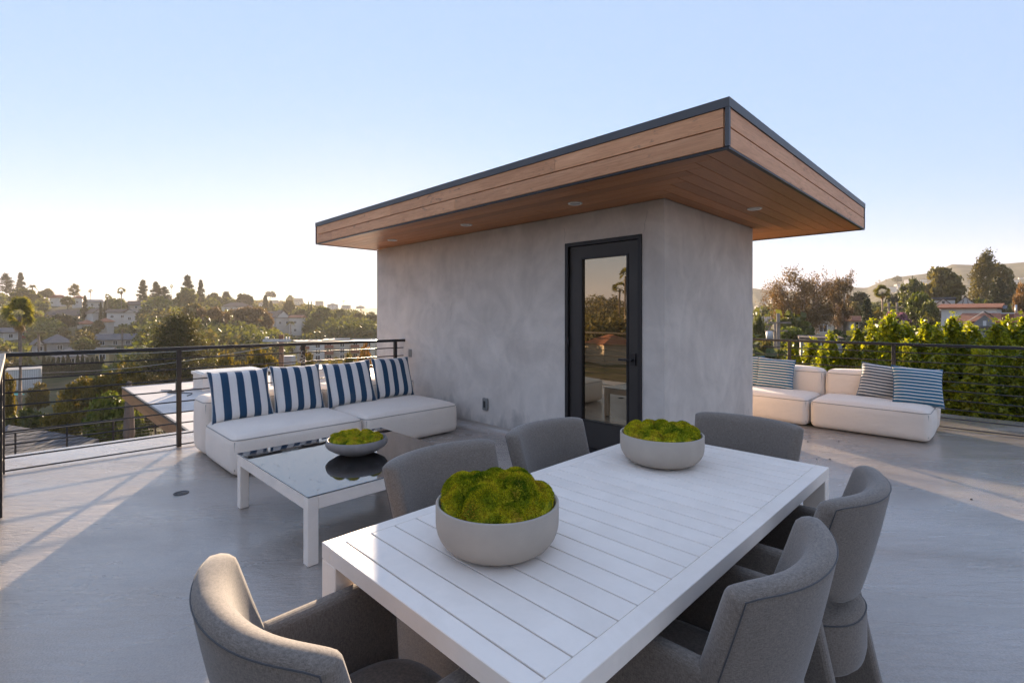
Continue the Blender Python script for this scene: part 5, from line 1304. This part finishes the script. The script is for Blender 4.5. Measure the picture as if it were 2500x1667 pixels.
T('pine_tree', 'pineB', 'slim pine at the right of the tallest skyline pine', 'tree', 490, 684, 24, 238, .4)
T('cypress', 'cypress', 'dark cypress in front of the long white building, left of a pair', 'tree', 246, 737, 12, 186)
T('cypress', 'cypress', 'dark cypress in front of the long white building, right of a pair', 'tree', 257, 733, 12, 185, 1)
T('conifer', 'pineB', 'slim conifer left of the cypress pair', 'tree', 207, 722, 20, 190, 1.7)
T('feather_palm', 'feather_palm', 'large feather palm left of the grey roofed bungalow', 'palm', 94, 806, 60, 112, .5)
T('feather_palm', 'feather_palm', 'feather palm in front of the long dark grey roof', 'palm', 298, 798, 42, 130, 1.1)
T('tree', 'darkA', 'big dark round tree in the middle of the left hillside', 'tree', 158, 768, 66, 158)
T('tree', 'roundA', 'round green tree in front of the hilltop white houses', 'tree', 166, 724, 38, 222)
T('tree', 'oliveA', 'rounded tree right of the long hilltop house', 'tree', 282, 736, 34, 215, 2)
T('tree', 'roundB', 'bright green tree below the white stucco house', 'tree', 215, 797, 60, 145, 1)
T('tree', 'roundA', 'round green tree right of the grey roofed bungalow', 'tree', 204, 826, 58, 112, 3)
T('tree', 'darkA', 'dark tree between the two white stucco houses', 'tree', 240, 782, 30, 158, 2)
T('tree', 'brightA', 'sunlit tree with yellow green crown below the skyline pines', 'tree', 388, 727, 60, 200)
T('tree', 'darkA', 'dark broad tree below the yellow green crown', 'tree', 372, 752, 80, 176, 1)
T('tree', 'roundB', 'large green tree under the tallest skyline pine', 'tree', 456, 706, 58, 215, 1.4)
T('tree', 'oliveB', 'tall pale tree behind the cedar', 'tree', 470, 742, 70, 150, .6)
T('gum_tree', 'gumC', 'grey green eucalyptus right of the cedar top', 'tree', 510, 752, 74, 150)
T('gum_tree', 'gumC', 'middle grey green eucalyptus of the valley row', 'tree', 560, 752, 76, 152, 1.3)
T('gum_tree', 'gumC', 'right grey green eucalyptus of the valley row', 'tree', 606, 750, 70, 155, 2.6)
T('gum_tree', 'gumC', 'tall eucalyptus left of the steep gabled house', 'tree', 642, 752, 66, 158, 4)
T('tree', 'darkA', 'dark round tree on the ridge above the brown roof', 'tree', 598, 718, 42, 290)
T('conifer', 'pineA', 'dense conifer on the ridge left of the dark round tree', 'tree', 552, 712, 38, 285, 1)
T('tree', 'oliveA', 'low rounded tree on the ridge beside the dense conifer', 'tree', 522, 715, 36, 290, 2)
T('cypress', 'cypress_fat', 'dark columnar conifer on the ridge in front of the hazy hill', 'tree', 648, 720, 18, 280)
T('cypress', 'cypress_fat', 'shorter dark conifer right of the columnar one', 'tree', 662, 734, 14, 278, 1)
T('umbrella_pine', 'umbrella_pine', 'umbrella shaped pine on the hazy skyline', 'tree', 660, 711, 26, 520)
T('tree', 'roundA', 'round tree right of the umbrella pine on the hazy skyline', 'tree', 708, 721, 20, 540)
T('tree', 'oliveB', 'slim leafy tree above the spanish house', 'tree', 706, 733, 30, 260, 1)
T('cypress', 'cypress', 'tall thin cypress left of the big round tree', 'tree', 753, 736, 7, 240)
T('cypress', 'cypress', 'tall thin cypress touching the big round tree', 'tree', 760, 735, 7, 240, 1)
T('tree', 'roundB', 'big round tree in the middle of the valley', 'tree', 786, 750, 58, 195, 1)
T('tree', 'darkA', 'dark spreading tree left of the thin cypresses', 'tree', 735, 757, 32, 225, 2)
T('tree', 'roundA', 'small round tree in front of the spanish house', 'tree', 760, 785, 40, 170, 2)
T('feather_palm', 'feather_palm', 'palm in front of the spanish house', 'palm', 710, 783, 26, 175)
T('fan_palm', 'fan_palm_far', 'thin skyline palm near the stucco wall', 'palm', 839, 733, 9, 520)
T('tree', 'roundA', 'tree with flat top right of the big round tree', 'tree', 832, 756, 46, 215, 3)
T('tree', 'oliveA', 'olive tree near the stucco wall edge', 'tree', 872, 764, 46, 205, 1)
T('tree', 'darkA', 'dark tree touching the stucco wall edge', 'tree', 908, 768, 40, 200, .2)
T('fan_palm', 'fan_palm_far', 'palm beside the stucco wall edge', 'palm', 903, 761, 12, 220)
T('tree', 'oliveB', 'tree in the dip between the flat topped and olive trees', 'tree', 852, 775, 44, 190, 2)
for i in range(13):
    T('hedge_cypress', 'hedge_cypress', ('leftmost', 'second', 'third', 'fourth', 'fifth', 'sixth', 'seventh', 'eighth', 'ninth', 'tenth', 'eleventh', 'twelfth', 'rightmost')[i] + ' dark clipped cypress of the tall row below the bungalows', 'tree', 107 + i * 11.8, 868 + 5 * math.sin(i * 2.3) + (8 if i % 4 == 2 else 0), 17, 86, i * 1.1, 'cypress row below the bungalows')
T('shrub_tree', 'goldA', 'golden green tree behind the lower railing, left of the cedar', 'tree', 300, 893, 150, 36, .4)
T('shrub_tree', 'yellowB', 'olive gold tree behind the closed umbrella', 'tree', 205, 924, 130, 34, 1.2)
T('shrub_tree', 'brightA', 'bright yellow green shrub by the closed umbrella', 'shrub', 265, 962, 120, 26, .2)
T('shrub_tree', 'goldA', 'golden shrub left of the yellow green one', 'shrub', 150, 985, 110, 27, 2.2)
T('shrub_tree', 'yellowA', 'sunlit willowy tree at the left edge below the railing', 'tree', 14, 905, 60, 30, .9)
T('shrub_tree', 'goldA', 'small golden tree in front of the white modern building', 'tree', 92, 936, 60, 48, 1.5)
T('shrub_tree', 'shrubA', 'dark green bush below the lower railing', 'shrub', 330, 1010, 90, 24, 1.0)
T('shrub_tree', 'roundA', 'green bush at the lower left behind the lower railing', 'shrub', 60, 1000, 110, 30, 2.0)
T('shrub_tree', 'goldA', 'golden green tree behind the first skylight', 'tree', 560, 868, 120, 34, 3.1)
T('shrub_tree', 'yellowA', 'yellow green tree left of the utility pole', 'tree', 640, 852, 95, 36, .6)
T('shrub_tree', 'goldA', 'olive gold tree right of the transformer', 'tree', 748, 862, 70, 40, 2.0)
T('shrub_tree', 'rustA', 'golden backlit tree against the stucco wall edge', 'tree', 905, 850, 110, 26, 1.1)
T('shrub_tree', 'yellowB', 'low golden tree behind the third pillow', 'tree', 848, 872, 90, 30, .4)
# right side
T('eucalyptus', 'gumA', 'spreading brown leaved eucalyptus with pale trunks on the right', 'tree', 1958, 662, 196, 54, .6)
T('eucalyptus', 'gumB', 'slimmer eucalyptus right of the spreading one', 'tree', 2050, 666, 80, 56, 2.0)
T('tree', 'darkA', 'dark tree behind the right eucalyptus', 'tree', 2096, 716, 60, 95, 1)
T('tree', 'oliveA', 'olive tree left of the dark cypress column', 'tree', 2090, 738, 60, 80, 2)
T('cypress', 'cypress_fat', 'dark rounded cypress column right of the eucalyptus', 'tree', 2117, 728, 36, 62)
T('fan_palm', 'fan_palm', 'fan palm rising right of the cypress column', 'palm', 2154, 694, 44, 68)
T('tree', 'roundA', 'rounded green tree left of the windswept tree', 'tree', 2228, 682, 66, 85, .3)
T('tree', 'darkA', 'dark tree between fan palm and rounded tree', 'tree', 2188, 716, 56, 92, 2)
T('tree', 'oliveB', 'broad olive tree left of the windswept crown', 'tree', 2300, 654, 100, 88, 1)
T('tree', 'windy', 'tall windswept tree with ragged top on the right', 'tree', 2385, 616, 110, 80, 0)
T('tree', 'oliveB', 'dark olive tree behind the windswept tree', 'tree', 2440, 646, 90, 92, 2.2)
T('conifer', 'pineB', 'soft green conifer right of the windswept tree', 'tree', 2438, 678, 66, 72, .5)
T('tree', 'rustA', 'orange gold tree at the right edge', 'tree', 2496, 692, 50, 66, .5)
T('tree', 'brightA', 'bushy bright green tree in front of the half timbered house', 'tree', 2246, 716, 70, 60, 1.2)
T('tree', 'roundB', 'green tree right of the bushy one, beside the white house', 'tree', 2268, 736, 50, 56, 2.2)
T('oleander', 'flowerA', 'pink flowering oleander below the fan palm', 'shrub', 2188, 762, 78, 52, .4)
T('feather_palm', 'feather_palm', 'small palm in front of the white house', 'palm', 2266, 760, 34, 50, .6)
T('tree', 'shrubA', 'dark green bush at the stair house corner', 'shrub', 1848, 770, 46, 40, .8)
T('shrub_tree', 'brightA', 'bright bush under the spreading eucalyptus', 'shrub', 1930, 800, 80, 44, 1.1)
T('shrub_tree', 'shrubA', 'dark bush at the foot of the slim eucalyptus', 'shrub', 2040, 806, 60, 48, 2.0)
T('shrub_tree', 'oliveA', 'grey green bush by the poles near the stair house corner', 'shrub', 1875, 836, 70, 26, 2.4)
T('shrub_tree', 'yellowA', 'yellow green shrub between cypress column and palm', 'shrub', 2142, 758, 46, 66, 1.4)
for i, (px, tp) in enumerate(((2139, 688), (2147, 683), (2163, 681))): T('fan_palm', 'fan_palm_far', ('left', 'middle', 'right')[i] + ' one of three tiny palms on the chaparral hill skyline', 'palm', px, tp, 7, 560, i, 'tiny palms on the hill skyline', base=EYE + (CY - 703) / F * 560 - 2)
T('tree', 'roundA', 'tiny tree cluster on the chaparral hill shoulder', 'tree', 2190, 674, 24, 520, 1, base=EYE + (CY - 692) / F * 520 - 2)
# palms and trees seen only in the door glass
for i, (ph, r_, h_) in enumerate(((-103.2, 150, 21), (-101.4, 148, 24), (-100.8, 152, 20))):
    a = R(ph); x = r_ * (math.sin(a) * CYA - math.cos(a) * SY); y = r_ * (math.cos(a) * CYA + math.sin(a) * SY)
    t = thing('fan_palm', 'tall palm mirrored in the door glass', 'palm', (x, y, gz(x, y)), i, 'palms mirrored in the door glass'); s = SPEC['fan_palm_far']; t.scale = (1.4, 1.4, h_ / 15)
    obj('trunk', s[1], None, t); obj('crown', s[0], None, t)

# ------------------------------------------------------------------ woods on the hillsides: one mass nobody could count
def woods(name, label, n, ph0, ph1, d0, d1, hmin, hmax, mat, seed, per=330, leaf=.42, skyl=None):
    rng = np.random.default_rng(seed); CR = [unit(rng.normal(0, 1, (per, 3))) * (rng.uniform(.25, 1, (per, 1)) ** .4) * (1 + .25 * np.sin(rng.uniform(0, 6, (per, 1)) * 3)) for _ in range(6)]
    out = []; cnt = 0; tries = 0
    while cnt < n and tries < n * 12:
        tries += 1
        ph = math.radians(rng.uniform(ph0, ph1)); d = d0 * (d1 / d0) ** rng.uniform(); r_ = d / max(.66, math.cos(ph))
        x = r_ * (math.sin(ph) * CYA - math.cos(ph) * SY); y = r_ * (math.cos(ph) * CYA + math.sin(ph) * SY)
        if -26 < x < 7 and -8 < y < 14: continue
        z = gz(x, y); h = rng.uniform(hmin, hmax); rr = h * rng.uniform(.36, .62)
        if abs(math.degrees(ph)) < 50:
            px = CX + F * math.tan(ph); dd = d; w = rr / dd * F; tp = CY - (z + h - EYE) / dd * F; bt = CY - (z - EYE) / dd * F
            if skyl is not None and tp < np.interp(px, *skyl): continue
            if any(px + w > q[0] and px - w < q[1] and tp < q[3] and dd < q[4] + 8 and bt > q[2] for q in RECTS): continue
        c = CR[int(rng.integers(6))]; a = rng.uniform(0, 6.283)
        g = c.copy(); g[:, 0], g[:, 1] = c[:, 0] * math.cos(a) - c[:, 1] * math.sin(a), c[:, 0] * math.sin(a) + c[:, 1] * math.cos(a)
        g = g * [rr, rr, h * .5] + [x, y, z + h * .48]; out.append(leaves(g, leaf * (1 + d / 400), .6, rng)); cnt += 1
    o = obj(name, quadmesh(name, np.concatenate(out), mat)); tag(o, label, 'trees', None, 'stuff'); return o
SKL = ([0, 60, 110, 200, 300, 400, 500, 600, 700, 800, 860, 920], [716, 716, 722, 727, 727, 722, 724, 728, 735, 748, 755, 762])
woods('hillside_woods', 'mixed green trees covering the left hillside', 620, -60, -33, 62, 300, 4.5, 8.5, 'broad leaf', 101, skyl=SKL)
woods('hillside_woods', 'olive brown trees scattered through the left hillside', 380, -60, -14, 80, 330, 4, 8, 'olive leaf', 102, skyl=SKL)
woods('valley_woods', 'trees filling the valley left of the stucco wall', 420, -32, -14, 90, 420, 4.5, 9, 'broad leaf', 103, skyl=SKL)
woods('ridge_woods', 'hazy trees along the farthest ridge', 420, -33, -14, 400, 640, 5, 9, 'olive leaf', 104, per=150, leaf=.6, skyl=SKL)
SKR = ([1700, 1840, 1870, 2100, 2200, 2500], [765, 760, 742, 735, 725, 715])
woods('right_woods', 'trees and gardens behind the houses on the right', 460, 24, 75, 24, 300, 3, 6, 'broad leaf', 105, skyl=SKR)
woods('back_woods', 'wooded slope mirrored in the door glass', 420, -135, -61, 70, 260, 6, 11, 'olive leaf', 106, per=220, leaf=.6)

# ------------------------------------------------------------------ hazy evening air
ztop = max(float(Vh[:, 2].max()), 26.0) + 4; print('haze top', ztop)
HZ = box('haze', -1150, 1150, -1150, 1150, -26, ztop, None)
s = N('evening haze'); pv = s.n('ShaderNodeVolumePrincipled', {'Color': (1.0, .94, .86, 1), 'Density': .00028, 'Anisotropy': .2})
s.l(pv.outputs[0], s.out.inputs['Volume']); HZ.data.materials.clear(); HZ.data.materials.append(s.m)
tag(HZ, 'pale evening haze hanging over the valley', 'haze', None, 'stuff')
